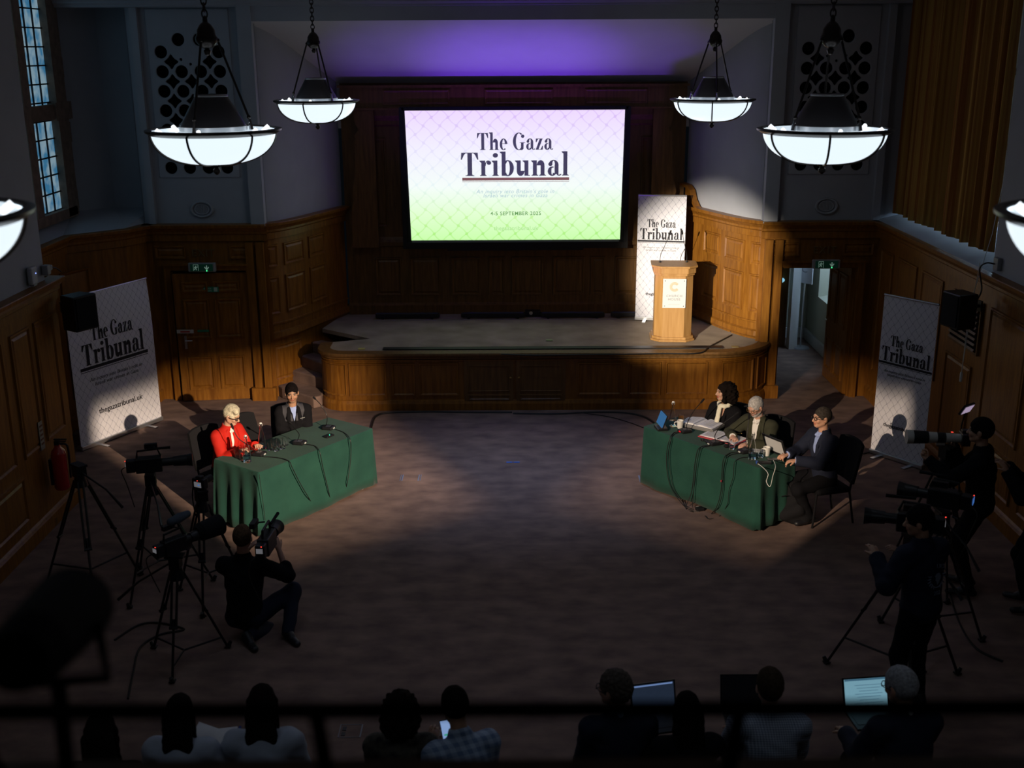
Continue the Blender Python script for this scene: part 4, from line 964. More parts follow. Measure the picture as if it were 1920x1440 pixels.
r = plate('fire_notice', 'narrow upright notice with pale print above the fire extinguisher', (-5.175, 11.62, 1.08), .10, .32, mat('notice_dim', (.30, .28, .22), .6), rz=PI/2)
o = MB()
for k in range(5): o.box((0, -.005, .11-k*.05), (.07, .003, .02))
o.build('print', mat('notice_print', (.15, .05, .03), .6), r, smooth=False)
# ================================================================ figures
def V3(*a): return np.array(a, dtype=float)
def nrm(v): return v/np.linalg.norm(v)
def ik(S, W, l1, l2, hint):
    d = W-S; L = np.linalg.norm(d)
    if L > (l1+l2)*.995: W = S+d*((l1+l2)*.995/L); d = W-S; L = np.linalg.norm(d)
    a = (l1*l1-l2*l2+L*L)/(2*L); h = math.sqrt(max(1e-6, l1*l1-a*a)); u = d/L
    hv = hint-u*(hint @ u); hv = nrm(hv); return S+u*a+hv*h, W
def wav(f, amp, ph=0): return lambda X, Y, Z: amp*np.sin(X*f+ph+1.7*np.sin(Z*f*.6))*np.sin(Y*f*.9+ph*2)*np.sin(Z*f*1.1+1+ph)
SKIN = {}
def skin_mat(name, rough=.5):
    m, nt, b = nodes_of(name); at = nt.nodes.new('ShaderNodeAttribute'); at.attribute_name = 'tone'
    nt.links.new(at.outputs['Color'], b.inputs['Base Color']); b.inputs['Roughness'].default_value = rough
    b.inputs['Subsurface Weight'].default_value = .08; b.inputs['Subsurface Radius'].default_value = (.01, .004, .002); b.inputs['Subsurface Scale'].default_value = .5
    return m
M['skin'] = skin_mat('skin')
def head_frame(yaw, pitch, roll):
    return np.array(Rz(yaw) @ Rx(pitch) @ Ry(roll))
def person(label, loc, rz, c, group=None):
    s = c.get('s', 1.); res = c.get('res', .0065); hz = c.get('hz', .54)
    root = thing('person', label, 'person', loc, rz, group)
    lean = c.get('lean', 0.); side = c.get('side', 0.); tw = c.get('twist', 0.)
    t = nrm(V3(math.sin(side), math.sin(lean), math.cos(lean))); bend = c.get('bend', 0)
    pel = V3(c.get('px', 0), 0, hz); t2 = nrm(V3(math.sin(side), math.sin(lean+bend), math.cos(lean+bend)))
    waist = pel+t*.16*s; chest = waist+t2*.17*s; nb = waist+t2*.36*s
    r = nrm(V3(math.cos(tw), math.sin(tw), 0)+t2*c.get('shtilt', 0)); fw = nrm(np.cross(t2, r))
    sw = c.get('sw', .178)*s
    SH_ = {-1: nb-t2*.062*s-r*sw, 1: nb-t2*.062*s+r*sw}
    Rt = np.array([r, fw, t2]).T
    hf = head_frame(tw+c.get('hyaw', 0), c.get('hpitch', 0)-0*(lean+bend), c.get('hroll', 0)); hs = s*c.get('hs', 1.0)
    nd = nrm(t2*.8+V3(0, 0, 1)*.35+hf[:, 1]*.15)
    hc = nb+nd*.095*s+hf @ V3(0, .02, .095)*hs
    H = lambda x, y, z: hc+hf @ (V3(x, y, z)*hs)
    # arms
    arms = {}
    for k in (-1, 1):
        key = 'L' if k < 0 else 'R'
        W = V3(*c.get('hand'+key, (k*.16, .40, hz+.18))); hint = V3(*c.get('elb'+key, (k*.35, -.4, -.8)))
        E_, W = ik(SH_[k], W, .285*s, .255*s, hint); arms[k] = (SH_[k], E_, W)
    legs = {}
    for k in (-1, 1):
        key = 'L' if k < 0 else 'R'
        hip = pel+r*k*.09*s-V3(0, 0, .03); F = V3(*c.get('foot'+key, (k*.11, .42, .09))); hint = V3(*c.get('knee'+key, (k*.1, .6, 1)))
        K, F = ik(hip, F, .43*s, .42*s, hint); legs[k] = (hip, K, F)
    allp = [pel, hc, *[p for a in arms.values() for p in a], *[p for a in legs.values() for p in a]]
    lo = np.min(allp, 0)-.26; hi = np.max(allp, 0)+.26; lo[2] = max(lo[2], -.02)
    # ---------- body
    v = Vox(lo, hi, res, .03)
    tk = c.get('fat', 1.)
    v.ell(pel, (.145*s*tk, .10*s*tk, .11*s), Rt, .04); v.ell(waist, (.125*s*tk, .09*s*tk, .13*s), Rt, .05); v.ell(chest, (.145*s*tk, .10*s*tk, .16*s), Rt, .05)
    v.cone(SH_[-1]-r*-.02, SH_[1]-r*.02, .05*s, .05*s, .04)
    v.cone(nb-t2*.02, H(0, -.022, -.05), .056*s, .050*s, .03)
    for k, (S, E_, W) in arms.items():
        v.cone(S, E_, .046*s, .036*s, .03); v.cone(E_, W, .036*s, .024*s, .015)
        v.cone(E_, E_+(W-E_)*.35, .036*s, .036*s, .02)
        key = 'L' if k < 0 else 'R'
        d = nrm(V3(*c['hdir'+key])) if 'hdir'+key in c else nrm(W-E_)
        n = V3(*c.get('palm'+key, (0, 0, -1))); n = nrm(n-d*(n @ d)); b = nrm(np.cross(d, n))*k*-1
        if c.get('flip'+key): b = -b
        curl = c.get('curl'+key, .35)
        R_ = np.array([b, d, n]).T
        v.ell(W+d*.045*s, (.038*s, .055*s, .016*s), R_, .012)
        for i, L in enumerate((.068, .077, .070, .054)):
            bs = W+d*(.085-.004*abs(i-1))*s+b*(.029-.0195*i)*s; cc = curl*(1+.12*i); sp = b*(.10-.06*i)
            d1 = nrm(d*math.cos(cc)+n*math.sin(cc)+sp); d2 = nrm(d*math.cos(cc*2.1)+n*math.sin(cc*2.1)+sp); d3 = nrm(d*math.cos(cc*3)+n*math.sin(cc*3)+sp)
            p1 = bs+d1*L*.42*s; p2 = p1+d2*L*.32*s; p3 = p2+d3*L*.26*s
            v.cone(bs-d*.01, p1, .0095*s, .0085*s, .004); v.cone(p1, p2, .0085*s, .0078*s, .003); v.cone(p2, p3, .0078*s, .007*s, .003)
        tb = W+d*.025*s+b*.030*s; td = nrm(d*.75+b*.65+n*.35); tp = tb+td*.035*s; v.cone(tb-td*.01, tp, .013*s, .0105*s, .008); v.cone(tp, tp+nrm(td+n*.3+d*.3)*.030*s, .0105*s, .0085*s, .003)
    for k, (hip, K, F) in legs.items(): v.cone(hip, K, .070*s, .050*s, .03); v.cone(K, F, .050*s, .034*s, .02)
    h = hs
    v.ell(H(0, -.012, .028), (.075*h, .095*h, .088*h), hf, .015); v.ell(H(0, .028, -.030), (.059*h, .063*h, .078*h), hf, .03)
    v.ell(H(0, .060, -.088), (.026*h, .022*h, .020*h), hf, .02)
    for k in (-1, 1):
        v.cone(H(k*.048, .0, -.052), H(k*.016, .058, -.088), .020*h, .016*h, .02)
        v.ell(H(k*.037, .066, -.028), (.022*h, .020*h, .022*h), hf, .015)
        v.ell(H(k*.032, .094, .006), (.018*h, .013*h, .011*h), hf, .010, 'cut'); v.ell(H(k*.032, .0805, .004), (.0125*h,)*3, hf, .002)
        v.ell(H(k*.079, -.008, -.008), (.010*h, .020*h, .032*h), np.array(Rz(k*.35)) @ hf if False else hf, .006)
    v.ell(H(0, .078, .024), (.052*h, .016*h, .010*h), hf, .012)
    v.cone(H(0, .088, .006), H(0, .108, -.030), .0085*h, .0135*h, .010); v.ell(H(0, .098, -.036), (.018*h, .010*h, .008*h), hf, .006)
    v.ell(H(0, .086, -.056), (.023*h, .010*h, .0055*h), hf, .004); v.ell(H(0, .085, -.066), (.020*h, .010*h, .006*h), hf, .004)
    Vt, Q = v.mesh(); o = np_mesh('body', Vt, Q, M['skin'], root)
    q = (Vt-hc) @ hf/hs
    x, y, z = q[:, 0], q[:, 1], q[:, 2]; ax = np.abs(x)
    sk = np.array(c.get('skin', (.52, .30, .20))); hair = np.array(c.get('hair', (.02, .015, .01)))
    col = np.tile(sk, (len(Vt), 1)); inhead = (np.abs(q) < .16).all(1) & (z > -.12)
    def paint(mask, cl, a=1.): col[mask & inhead] = col[mask & inhead]*(1-a)+np.array(cl)*a
    paint((ax > .02) & (ax < .055) & (y > .06) & (z > -.045) & (z < -.015), sk*np.array((1.05, .85, .85)), .6)
    if c.get('beard'): paint((y > -.01) & (z < -.043-.35*np.maximum(0, ax-.03)+.2*np.maximum(0, -y+.02)) & (z > -.125), c['beard'], c.get('bearda', .85))
    paint((y > .072) & (ax < .024) & (z > -.072) & (z < -.050), c.get('lips', sk*np.array((.85, .5, .48))), .9)
    paint((y > .06) & (ax > .013) & (ax < .052) & (z > .019-.1*np.maximum(0, ax-.035)) & (z < .030-.1*np.maximum(0, ax-.035)), c.get('brow', hair), .85)
    for k in (-1, 1):
        de = np.sqrt((x-k*.032)**2+((z-.004)*1.7)**2); paint((de < .0145) & (y > .07), (.27, .22, .19)); paint((np.sqrt((x-k*.032)**2+(z-.004)**2) < .0062) & (y > .07), (.02, .012, .008)); paint((np.abs(de-.0145) < .0028) & (z > .004) & (y > .07), (.03, .02, .015), .8)
    me = o.data; at = me.color_attributes.new('tone', 'FLOAT_COLOR', 'POINT'); at.data.foreach_set('color', np.concatenate([col, np.ones((len(col), 1))], 1).astype(np.float32).ravel())
    # ---------- hair
    st = c.get('style', 'short')
    if st != 'bald':
        hm = mat('hair', c.get('hair', (.02, .015, .01)), .9, noise=.35, nscale=60, spec=.06, bump=.3, bscale=150) if c.get('hairm') is None else c['hairm']
        a = hc-.30; b = hc+.22; vh = Vox(a, b, .006, .03)
        thk = c.get('thk', .010); dn = wav(105, c.get('wavy', .0022)) if st != 'quiff' else wav(120, .0012)
        vh.ell(H(0, -.016, .030), ((.077+thk*.6)*h, (.095+thk)*h, (.090+thk*1.3)*h), hf, .005, disp=dn)
        if st == 'quiff':
            for a_, b_ in (((-.055, .03, .085), (.055, .070, .092)), ((-.055, -.01, .10), (.055, .070, .104)), ((-.045, -.05, .10), (.05, .04, .110)), ((-.02, -.07, .085), (.055, .0, .098))): vh.cone(H(*a_), H(*b_), .026*h, .022*h, .03, disp=dn)
        if st == 'curly':
            dn2 = wav(75, .014); vh.ell(H(0, -.056, .0), (.124*h, .118*h, .140*h), hf, .02, disp=dn2); vh.ell(H(.0, -.085, -.07), (.135*h, .10*h, .11*h), hf, .03, disp=dn2)
            for k in (-1, 1): vh.cone(H(k*.075, .03, .05), H(k*.085, .03, -.11), .022*h, .026*h, .02, disp=dn2)
        if st == 'long':
            dn2 = wav(60, .004)
            for xx in (-.06, -.03, 0, .03, .06): vh.cone(H(xx, -.08, .0), H(xx*1.25, -.085, -.26), .035*h, .028*h, .02, disp=dn2)
            for k in (-1, 1): vh.cone(H(k*.075, -.01, .02), H(k*.085, -.01, -.2), .024*h, .018*h, .02, disp=dn2)
        if st == 'bob':
            for k in (-1, 1): vh.cone(H(k*.07, -.02, .0), H(k*.07, -.02, -.08), .03*h, .025*h, .02, disp=dn)
            vh.cone(H(0, -.08, .0), H(0, -.08, -.10), .05*h, .04*h, .02, disp=dn)
        hl = c.get('hairline', .062)
        vh.ell(H(0, .135, -.045), (.078*h, .085*h, (.045+hl)*h), hf, .008, 'cut')
        if st in ('short', 'quiff', 'crop'):
            vh.ell(H(0, .055, -.075), (.12*h, .085*h, .075*h), hf, .01, 'cut')
            vh.F = np.maximum(vh.F, 0) if False else vh.F
            vh.plane(H(0, -.08, -.058), hf @ V3(0, -.35, -1))
            for k in (-1, 1): vh.ell(H(k*.085, .0, -.012), (.022*h, .026*h, .036*h), hf, .004, 'cut')
        if c.get('bald_top'): vh.ell(H(0, .02, .12), (.055*h, .085*h, .045*h), hf, .01, 'cut')
        V_, Q_ = vh.mesh()
        if len(V_): np_mesh('hair', V_, Q_, hm, root)
    # ---------- glasses
    if c.get('glasses'):
        g = MB(); gm = c.get('gm', M['black']); gr_ = c.get('gr', .0028)
        for k in (-1, 1):
            pts = [H(k*.034+.023*math.cos(a)*(1 if abs(math.cos(a)) < .8 else .97), .106-.006*abs(math.cos(a)), .001+.017*math.sin(a)) for a in [2*PI*i/16 for i in range(17)]]
            g.tube(pts, gr_, 6, cap=False); g.tube([H(k*.057, .100, .006), H(k*.082, .06, .004), H(k*.084, .0, .0)], gr_, 6)
        g.tube([H(-.011, .108, .004), H(.011, .108, .004)], gr_, 6); g.build('glasses', gm, root)
    # ---------- trousers, shoes
    lo2, hi2 = lo, hi
    tr = c.get('trousers', 'cloth_black')
    v = Vox(lo2, (hi2[0], hi2[1], min(hi2[2], hz+.2) if not c.get('kneel') else hi2[2]), .010, .03); dn = wav(28, .006)
    v.ell(pel-V3(0, 0, .01), (.165*s*tk, .125*s*tk, .115*s), Rt, .04)
    for k, (hip, K, F) in legs.items(): v.cone(hip, K, .090*s, .072*s, .04, disp=dn); v.cone(K, F, .070*s, .055*s, .03, disp=dn)
    for k, (hip, K, F) in legs.items():
        d = nrm(F-K); v.ell(F+d*.07, (.09, .09, .05), None, .002, 'cut')
    V_, Q_ = v.mesh(); np_mesh('trousers', V_, Q_, M[tr], root)
    for k, (hip, K, F) in legs.items():
        key = 'L' if k < 0 else 'R'
        fd = nrm(V3(*c.get('toe'+key, (k*.2, 1, 0)))); up = V3(*c.get('sole'+key, (0, 0, 1))); up = nrm(up-fd*(up @ fd))
        hl_ = F-fd*.05-up*.035; to = F+fd*.17-up*.045
        m_ = Vox(np.minimum(hl_, to)-.1, np.maximum(hl_, to)+.1, .008, .03)
        m_.cone(hl_, to, .040, .034, .02, flat=.85, ax=up); m_.cone(F-fd*.02, F+fd*.06-up*.02, .045, .036, .02)
        V_, Q_ = m_.mesh(); np_mesh('shoe', V_, Q_, M['shoe'], root)
    # ---------- top
    def torso(v, e, k=.05, dn=None):
        v.ell(pel+t*.01, ((.148*tk)*s+e, (.108*tk)*s+e, .12*s+e), Rt, k, disp=dn); v.ell(waist, ((.135*tk)*s+e, (.10*tk)*s+e, .14*s+e), Rt, k, disp=dn)
        v.ell(chest, ((.155*tk)*s+e, (.108*tk)*s+e, .17*s+e), Rt, k, disp=dn); v.cone(SH_[-1]+r*.03, SH_[1]-r*.03, .052*s+e, .052*s+e, k, disp=dn)
        v.cone(nb-t2*.02, nb+nd*.03*s, .060*s+e*.8, .054*s+e*.8, .03)
    def sleeves(v, e, f, dn=None, short=False):
        for k, (S, E_, W) in arms.items():
            v.cone(S, E_, .054*s+e, .046*s+e, .03, disp=dn)
            if short == 'roll': v.cone(E_, E_+(W-E_)*.3, .046*s+e, .042*s+e, .02, disp=dn)
            elif not short: v.cone(E_, E_+(W-E_)*f, .045*s+e, .034*s+e, .02, disp=dn)
    rlo = lo.copy(); rhi = np.max([nb+t2*.1, *[p for a in arms.values() for p in a]], 0)+.16; rlo[2] = max(0, min(pel[2]-.22, min(a[2][2] for a in arms.values())-.12))
    layers = c.get('layers', [('shirt', 'cloth_black', .012, {})])
    for nm, mt, e, op in layers:
        v = Vox(rlo, rhi, op.get('res', .008), .03); dn = wav(op.get('ff', 34), op.get('fa', .005), op.get('ph', e*100))
        torso(v, e, .05, dn)
        if op.get('sleeves', True): sleeves(v, e, op.get('f', .96), dn, op.get('short', False))
        if op.get('lapel'):
            for k in (-1, 1):
                a_ = nb+r*k*.055*s+fw*(.045*s+e); b_ = waist+r*k*.015*s+fw*(.105*tk*s+e+.004)
                m1 = nb+r*k*.075*s-t2*.11*s+fw*(.10*tk*s+e)
                v.cone(a_, m1, .020, .022, .015, flat=.5, ax=fw); v.cone(m1, b_, .022, .010, .012, flat=.5, ax=fw)
            v.cone(nb+r*-.05*s-fw*.02, nb-fw*.062*s+nd*.02, .022, .024, .02); v.cone(nb+r*.05*s-fw*.02, nb-fw*.062*s+nd*.02, .022, .024, .02)
        if op.get('collar'):
            for k in (-1, 1): v.cone(nb+r*k*.052*s+nd*.03*s-fw*.02, nb+r*k*.022*s+fw*(.075*s+e)-nd*.01*s, .014, .016, .01)
            v.cone(nb+r*-.05*s+nd*.035*s-fw*.02, nb-fw*.06*s+nd*.045*s, .014, .014, .02); v.cone(nb+r*.05*s+nd*.035*s-fw*.02, nb-fw*.06*s+nd*.045*s, .014, .014, .02)
        nk = op.get('neck', .056)
        v.cone(nb+nd*.015, nb+nd*.2, nk*s, nk*s*1.15, .01, 'cut')
        if op.get('vee'):
            L, wd = op['vee'], op.get('veew', .065)
            a_ = nb+fw*(.085*s)+t2*.03; b_ = nb-t2*L*s+fw*(.15*tk*s+e+.03)
            v.cone(a_, b_, wd*s, .016, .01, 'cut'); v.cone(a_+fw*.07, b_+fw*.05, wd*s*1.1, .02, .01, 'cut')
        if op.get('scoop'): v.ell(nb+fw*.115*s-t2*.03*s, (.055*s, .07*s, op['scoop']*s), Rt, .01, 'cut')
        if op.get('slit'):   # narrow open front down to the waist
            a_ = nb+fw*(.09*s)+t2*.02; b_ = waist-t2*.10*s+fw*(.165*tk*s+e)
            v.cone(a_, b_, op['slit']*s*1.35, op['slit']*s, .008, 'cut'); v.cone(a_+fw*.05, b_+fw*.045, op['slit']*s*1.4, op['slit']*s, .008, 'cut')
        if op.get('yoke'): v.plane(nb-t2*op['yoke'], -t2)
        v.plane(pel-t*op.get('hem', .10)*s, -t)
        if not op.get('short') and op.get('sleeves', True):
            for k, (S, E_, W) in arms.items():
                d = nrm(W-E_); v.ell(E_+(W-E_)*op.get('f', .96)+d*.062, (.055, .055, .055), None, .002, 'cut')
        V_, Q_ = v.mesh(); np_mesh(nm, V_, Q_, M[mt] if isinstance(mt, str) else mt, root)
    root_info = dict(hc=hc, H=H, arms=arms, nb=nb, fw=fw, r=r, t2=t2, waist=waist, chest=chest, pel=pel, s=s, tk=tk, legs=legs)
    return root, root_info
M['cloth_black'] = mat('black_cloth', (.009, .009, .011), .95, spec=.08)
M['cloth_navy'] = mat('navy_cloth', (.014, .018, .035), .85, spec=.2)
M['cloth_red'] = mat('red_cloth', (.50, .016, .008), .75, spec=.25, bump=.2, bscale=200)
M['cloth_white'] = mat('white_cloth', (.80, .79, .76), .8, spec=.2)
M['cloth_olive'] = mat('olive_cloth', (.045, .047, .030), .9, spec=.15)
M['cloth_blue'] = mat('pale_blue_cloth', (.33, .42, .72), .8, spec=.2)
M['cloth_slate'] = mat('slate_cloth', (.055, .055, .065), .7, spec=.25)
M['cloth_denim'] = mat('denim', (.03, .045, .09), .85)
M['cloth_cream'] = mat('cream_cloth', (.80, .78, .62), .85, spec=.1)
M['shoe'] = mat('dark_shoe', (.012, .012, .015), .5)
def check_mat(name, a, b, sc, w=.5):
    m, nt, bs = nodes_of(name); L = nt.links
    tc = nt.nodes.new('ShaderNodeTexCoord'); sp = nt.nodes.new('ShaderNodeSeparateXYZ'); L.new(tc.outputs['Object'], sp.inputs[0])
    def mm(op, a_, b_=None):
        n = nt.nodes.new('ShaderNodeMath'); n.operation = op
        for i, v in enumerate((a_, b_)):
            if v is None: continue
            if isinstance(v, (int, float)): n.inputs[i].default_value = v
            else: L.new(v, n.inputs[i])
        return n.outputs[0]
    def st_(o): return mm('LESS_THAN', mm('FRACT', mm('MULTIPLY', o, sc)), w)
    f = mm('MULTIPLY', mm('ADD', st_(mm('ADD', sp.outputs[0], mm('MULTIPLY', sp.outputs[1], .3))), st_(mm('ADD', sp.outputs[2], mm('MULTIPLY', sp.outputs[1], .6)))), .5)
    mix = nt.nodes.new('ShaderNodeMix'); mix.data_type = 'RGBA'; L.new(f, mix.inputs['Factor']); mix.inputs['A'].default_value = (*a, 1); mix.inputs['B'].default_value = (*b, 1)
    L.new(mix.outputs['Result'], bs.inputs['Base Color']); bs.inputs['Roughness'].default_value = .85; return m
# ================================================================ chairs
def make_chair(label, loc, rz, group=None):
    r = thing('chair', label, 'chair', loc, rz, group)
    o = MB(); o.prism([(-.23, -.21), (.23, -.21), (.24, .20), (-.24, .20)], .38, .44); o.build('seat', M['blackfab'], r, bevel=.025, smooth=False)
    o = MB(); n = 10; vs = []
    for j in range(2):
        for i in range(n+1):
            x = -.23+.46*i/n; y = -.24-.03*(1-(x/.23)**2)
            for z in (.47, .70, .93): vs.append((x*(1 if z < .9 else .93), y-.10*(z-.47)/.46+(.035 if j else 0), z-(.03*(abs(x)/.23)**3 if z > .9 else 0)))
    k = (n+1)*3
    fs = [(i*3+q, i*3+q+1, (i+1)*3+q+1, (i+1)*3+q) for i in range(n) for q in range(2)]+[(k+i*3+q, k+(i+1)*3+q, k+(i+1)*3+q+1, k+i*3+q+1) for i in range(n) for q in range(2)]
    fs += [(i*3+2, k+i*3+2, k+(i+1)*3+2, (i+1)*3+2) for i in range(n)]+[(i*3, (i+1)*3, k+(i+1)*3, k+i*3) for i in range(n)]
    for i in (0, n):
        for q in range(2): fs.append((i*3+q, i*3+q+1, k+i*3+q+1, k+i*3+q))
    o.add(vs, fs); o.build('backrest', M['blackfab'], r)
    for sx in (-1, 1):
        o = MB(); o.tube([(sx*.20, .20, .41), (sx*.22, .24, .0)], .0125, 8); o.build('leg', M['black'], r)
        o = MB(); o.tube([(sx*.21, -.22, .52), (sx*.21, -.20, .38), (sx*.22, -.27, 0)], .0125, 8); o.build('leg', M['black'], r)
    o = MB(); o.tube([(-.2, .2, .38), (-.2, -.2, .38), (.2, -.2, .38), (.2, .2, .38), (-.2, .2, .38)], .01, 6); o.build('seat_frame', M['black'], r)
    return r
# ================================================================ tables
TAB = {}
def trestle(key, side, centre, ang, Wd, De, endfold, label_cloth):
    t = thing('trestle_table', 'long folding table hidden under green cloth on the '+side, 'table', (*centre, 0), ang)
    TAB[key] = (Vector((*centre, 0)), ang, Wd, De)
    o = MB(); o.box((0, 0, .725), (Wd-.03, De-.03, .03)); o.build('tabletop', M['grey'], t, smooth=False)
    for sx in (-1, 1):
        for sy in (-1, 1): o = MB(); o.cyl((sx*(Wd/2-.15), sy*(De/2-.08), .71), (sx*(Wd/2-.15), sy*(De/2-.08), 0), .016); o.build('leg', M['grey'], t)
    hw, hd, rc = Wd/2, De/2, .02; per = []
    cs = [(hw-rc, -hd+rc, -PI/2), (hw-rc, hd-rc, 0), (-hw+rc, hd-rc, PI/2), (-hw+rc, -hd+rc, PI)]
    for i, (cx, cy, a0) in enumerate(cs):
        for k in range(4): a = a0+PI/2*k/3; per.append((cx+rc*math.cos(a), cy+rc*math.sin(a), math.cos(a), math.sin(a)))
        nx = cs[(i+1) % 4]; p = per[-1]; a1 = nx[2]; q = (nx[0]+rc*math.cos(a1), nx[1]+rc*math.sin(a1))
        m_ = 60 if i in (1, 3) else 40
        for k in range(1, m_): f = k/m_; per.append((p[0]+(q[0]-p[0])*f, p[1]+(q[1]-p[1])*f, p[2], p[3]))
    zs = [.748, .742, .70, .60, .45, .30, .15, .02]; vs = []; n = len(per); rnd = random.Random(len(key)+int(Wd*10)+(3 if side == 'left' else 8))
    ph = [rnd.random()*6 for _ in range(6)]
    for j, z in enumerate(zs):
        d = max(0, (.74-z)/.72)
        for (x, y, nx, ny) in per:
            s = x*abs(ny)+y*abs(nx); end = abs(nx) > .7
            if end: off = d**.8*(.012+endfold*(.5+.5*math.sin(s*28+ph[0]+.5*math.sin(7*s))))
            else: off = d*(.012+.014*math.sin(s*5+ph[1])+.006*math.sin(s*17+ph[2]))
            zz = z if j < 7 else z+.012+.012*math.sin(s*4+ph[3])
            if j == 0: off = -.006
            vs.append((x+nx*off, y+ny*off, zz))
    o = MB(); fs = [(j*n+i, j*n+(i+1) % n, (j+1)*n+(i+1) % n, (j+1)*n+i) for j in range(len(zs)-1) for i in range(n)]
    fs = [tuple(reversed(f)) for f in fs]; o.add(vs, fs)
    o.add([(hw*a, hd*b, .748) for a, b in ((-1, -1), (1, -1), (1, 1), (-1, 1))], [(0, 1, 2, 3)]) if False else o.f.append(tuple(range(n)))
    c = o.build('tablecloth', M['green'], None, loc=(*centre, 0)); c.rotation_euler = (0, 0, ang)
    sm = c.modifiers.new('thickness', 'SOLIDIFY'); sm.thickness = .003; sm.offset = 1
    tag(c, label_cloth, 'tablecloth')
AL = math.atan2(1.46, 1.05); AR = math.atan2(-.795, .606)
trestle('L', 'left', (-2.53, 12.27), AL, 1.80, .74, .05, 'green floor length cloth over the left table, deeply pleated at its near end')
trestle('R', 'right', (2.335, 12.29), AR, 1.80, .62, .035, 'green floor length cloth over the right table with cables hanging down it')
TZ = .752
def tbl(px, py, z=TZ): p = P(px, py, z); return (p.x, p.y, TZ)
def tfront(key, px, py, gap=.05):
    """point on the plane of a table's audience side"""
    C0, ang, W_, D_ = TAB[key]; n = Vector((math.sin(ang), -math.cos(ang), 0)); p0 = C0+n*(D_/2+gap); d = ray(px, py)
    t = (p0-CAM).dot(n)/d.dot(n); return CAM+d*t
def bottle(label, px, py):
    r = thing('water_bottle', label, 'bottle', tbl(px, py), 0)
    gm = bpy.data.materials.get('clear_glass') or mat('clear_glass', (.97, .99, 1), .06, trans=1, ior=1.45)
    wmm = bpy.data.materials.get('water') or mat('water', (.45, .75, .95), .0, trans=1, ior=1.33)
    o = MB(); o.lathe([(0, 0), (.040, 0), (.046, .006), (.044, .08), (.034, .15), (.018, .22), (.013, .26), (.013, .285), (.016, .287), (.016, .295), (.010, .295), (.010, .26), (.015, .22), (.031, .15), (.041, .08), (.042, .012), (0, .010)], n=24); o.build('glass_body', gm, r)
    o = MB(); o.lathe([(0, .012), (.0405, .014), (.0395, .075), (0, .075)], n=24); o.build('water', wmm, r)
    o = MB(); o.sphere((0, 0, .303), (.013, .013, .012), 10); o.tube([(-.014, 0, .27), (-.018, 0, .29), (-.012, 0, .31), (.012, 0, .31), (.018, 0, .29), (.014, 0, .27)], .0018, 6); o.build('swing_stopper', M['china'], r)
def glass(label, px, py, water=False, group=None):
    r = thing('drinking_glass', label, 'glass', tbl(px, py), 0, group)
    gm = bpy.data.materials['clear_glass']
    o = MB(); o.lathe([(0, 0), (.031, 0), (.033, .004), (.037, .085), (.0345, .085), (.031, .008), (0, .008)], n=20); o.build('tumbler', gm, r)
    if water: o = MB(); o.lathe([(0, .009), (.0305, .009), (.032, .042), (0, .042)], n=20); o.build('water', bpy.data.materials['water'], r)
def mic(label, px, py, pts, rz, ring=(.5, .02, .02)):
    """delegate microphone: base at a pixel on the table, stem through pixels with heights"""
    x, y, z = tbl(px, py); r = thing('desk_microphone', label, 'microphone', (x, y, z), rz)
    o = MB(); o.prism([(-.06, -.07), (.06, -.07), (.07, .05), (.045, .075), (-.045, .075), (-.07, .05)], 0, .035); o.build('base', M['black'], r, bevel=.012, smooth=False)
    o = MB(); o.box((0, .0, .037), (.06, .05, .004)); o.build('control_panel', mat('mic_panel', (.05, .06, .08), .25) if 'mic_panel' not in bpy.data.materials else bpy.data.materials['mic_panel'], r, smooth=False)
    o = MB(); o.box((0, -.072, .018), (.03, .01, .014)); o.build('rear_socket', mat('mic_red', (.6, .02, .03), .4, emis=(.8, .02, .03), es=.35) if 'mic_red' not in bpy.data.materials and ring[0] > .4 else (bpy.data.materials['mic_red'] if ring[0] > .4 else M['white']), r, smooth=False)
    inv = Matrix.Rotation(-rz, 3, 'Z'); pp = [Vector((0, .03, .03))]
    for (dx, dy, dz) in pts: pp.append(inv @ Vector((dx, dy, dz)))
    b = bez(pp, 6); o = MB(); o.tube(b, .0045, 6); o.build('gooseneck', M['cable'], r)
    d = (b[-1]-b[-2]).normalized(); o = MB(); o.tube([b[-1]-d*.01, b[-1]+d*.015, b[-1]+d*.05], [.009, .013, .012], 8); o.sphere(b[-1]+d*.05, .012, 8); o.build('microphone_head', M['blackfab'], r)
    return r
def cable(label, pts, r=.005, m='cable', name='cable', cat='cable'):
    o = MB(); o.tube(bez(pts, 7), r, 6); ob = o.build(name, M[m]); return tag(ob, label, cat)
# ---- on the left table
bottle('water bottle beside the three glasses in front of the woman in red', 464, 866)
bottle('water bottle further along the left table, left of the cluster of glasses', 492, 841)
for i, (x, y, l) in enumerate([(446, 858, 'clear tumbler nearest the left edge of the left table'), (453, 850, 'clear tumbler just behind the one at the left edge of the table'), (455, 862, 'clear tumbler tucked against the near water bottle on the left table'),
    (508, 843, 'leftmost and nearest tumbler in the cluster by the second bottle'), (514, 836, 'tumbler at the back left of the cluster by the second bottle'), (519, 845, 'front middle tumbler in the cluster by the second bottle'), (524, 834, 'back middle tumbler in the cluster by the second bottle'), (530, 841, 'front right tumbler in the cluster by the second bottle'), (536, 834, 'rightmost tumbler in the cluster by the second bottle')]): glass(l, x, y, group='tumblers on the left table')
def stemto(bx, by, seq):
    b = P(bx, by, TZ); out = []
    for (px, py, dz) in seq: q = P(px, py, TZ+dz); out.append((q.x-b.x, q.y-b.y, dz))
    return out
mic('desk microphone angled up to the chest of the woman in red', 486, 853, stemto(486, 853, [(470, 838, .17), (447, 822, .27), (437, 803, .38)]), AL+.3, (0, 0, 0))
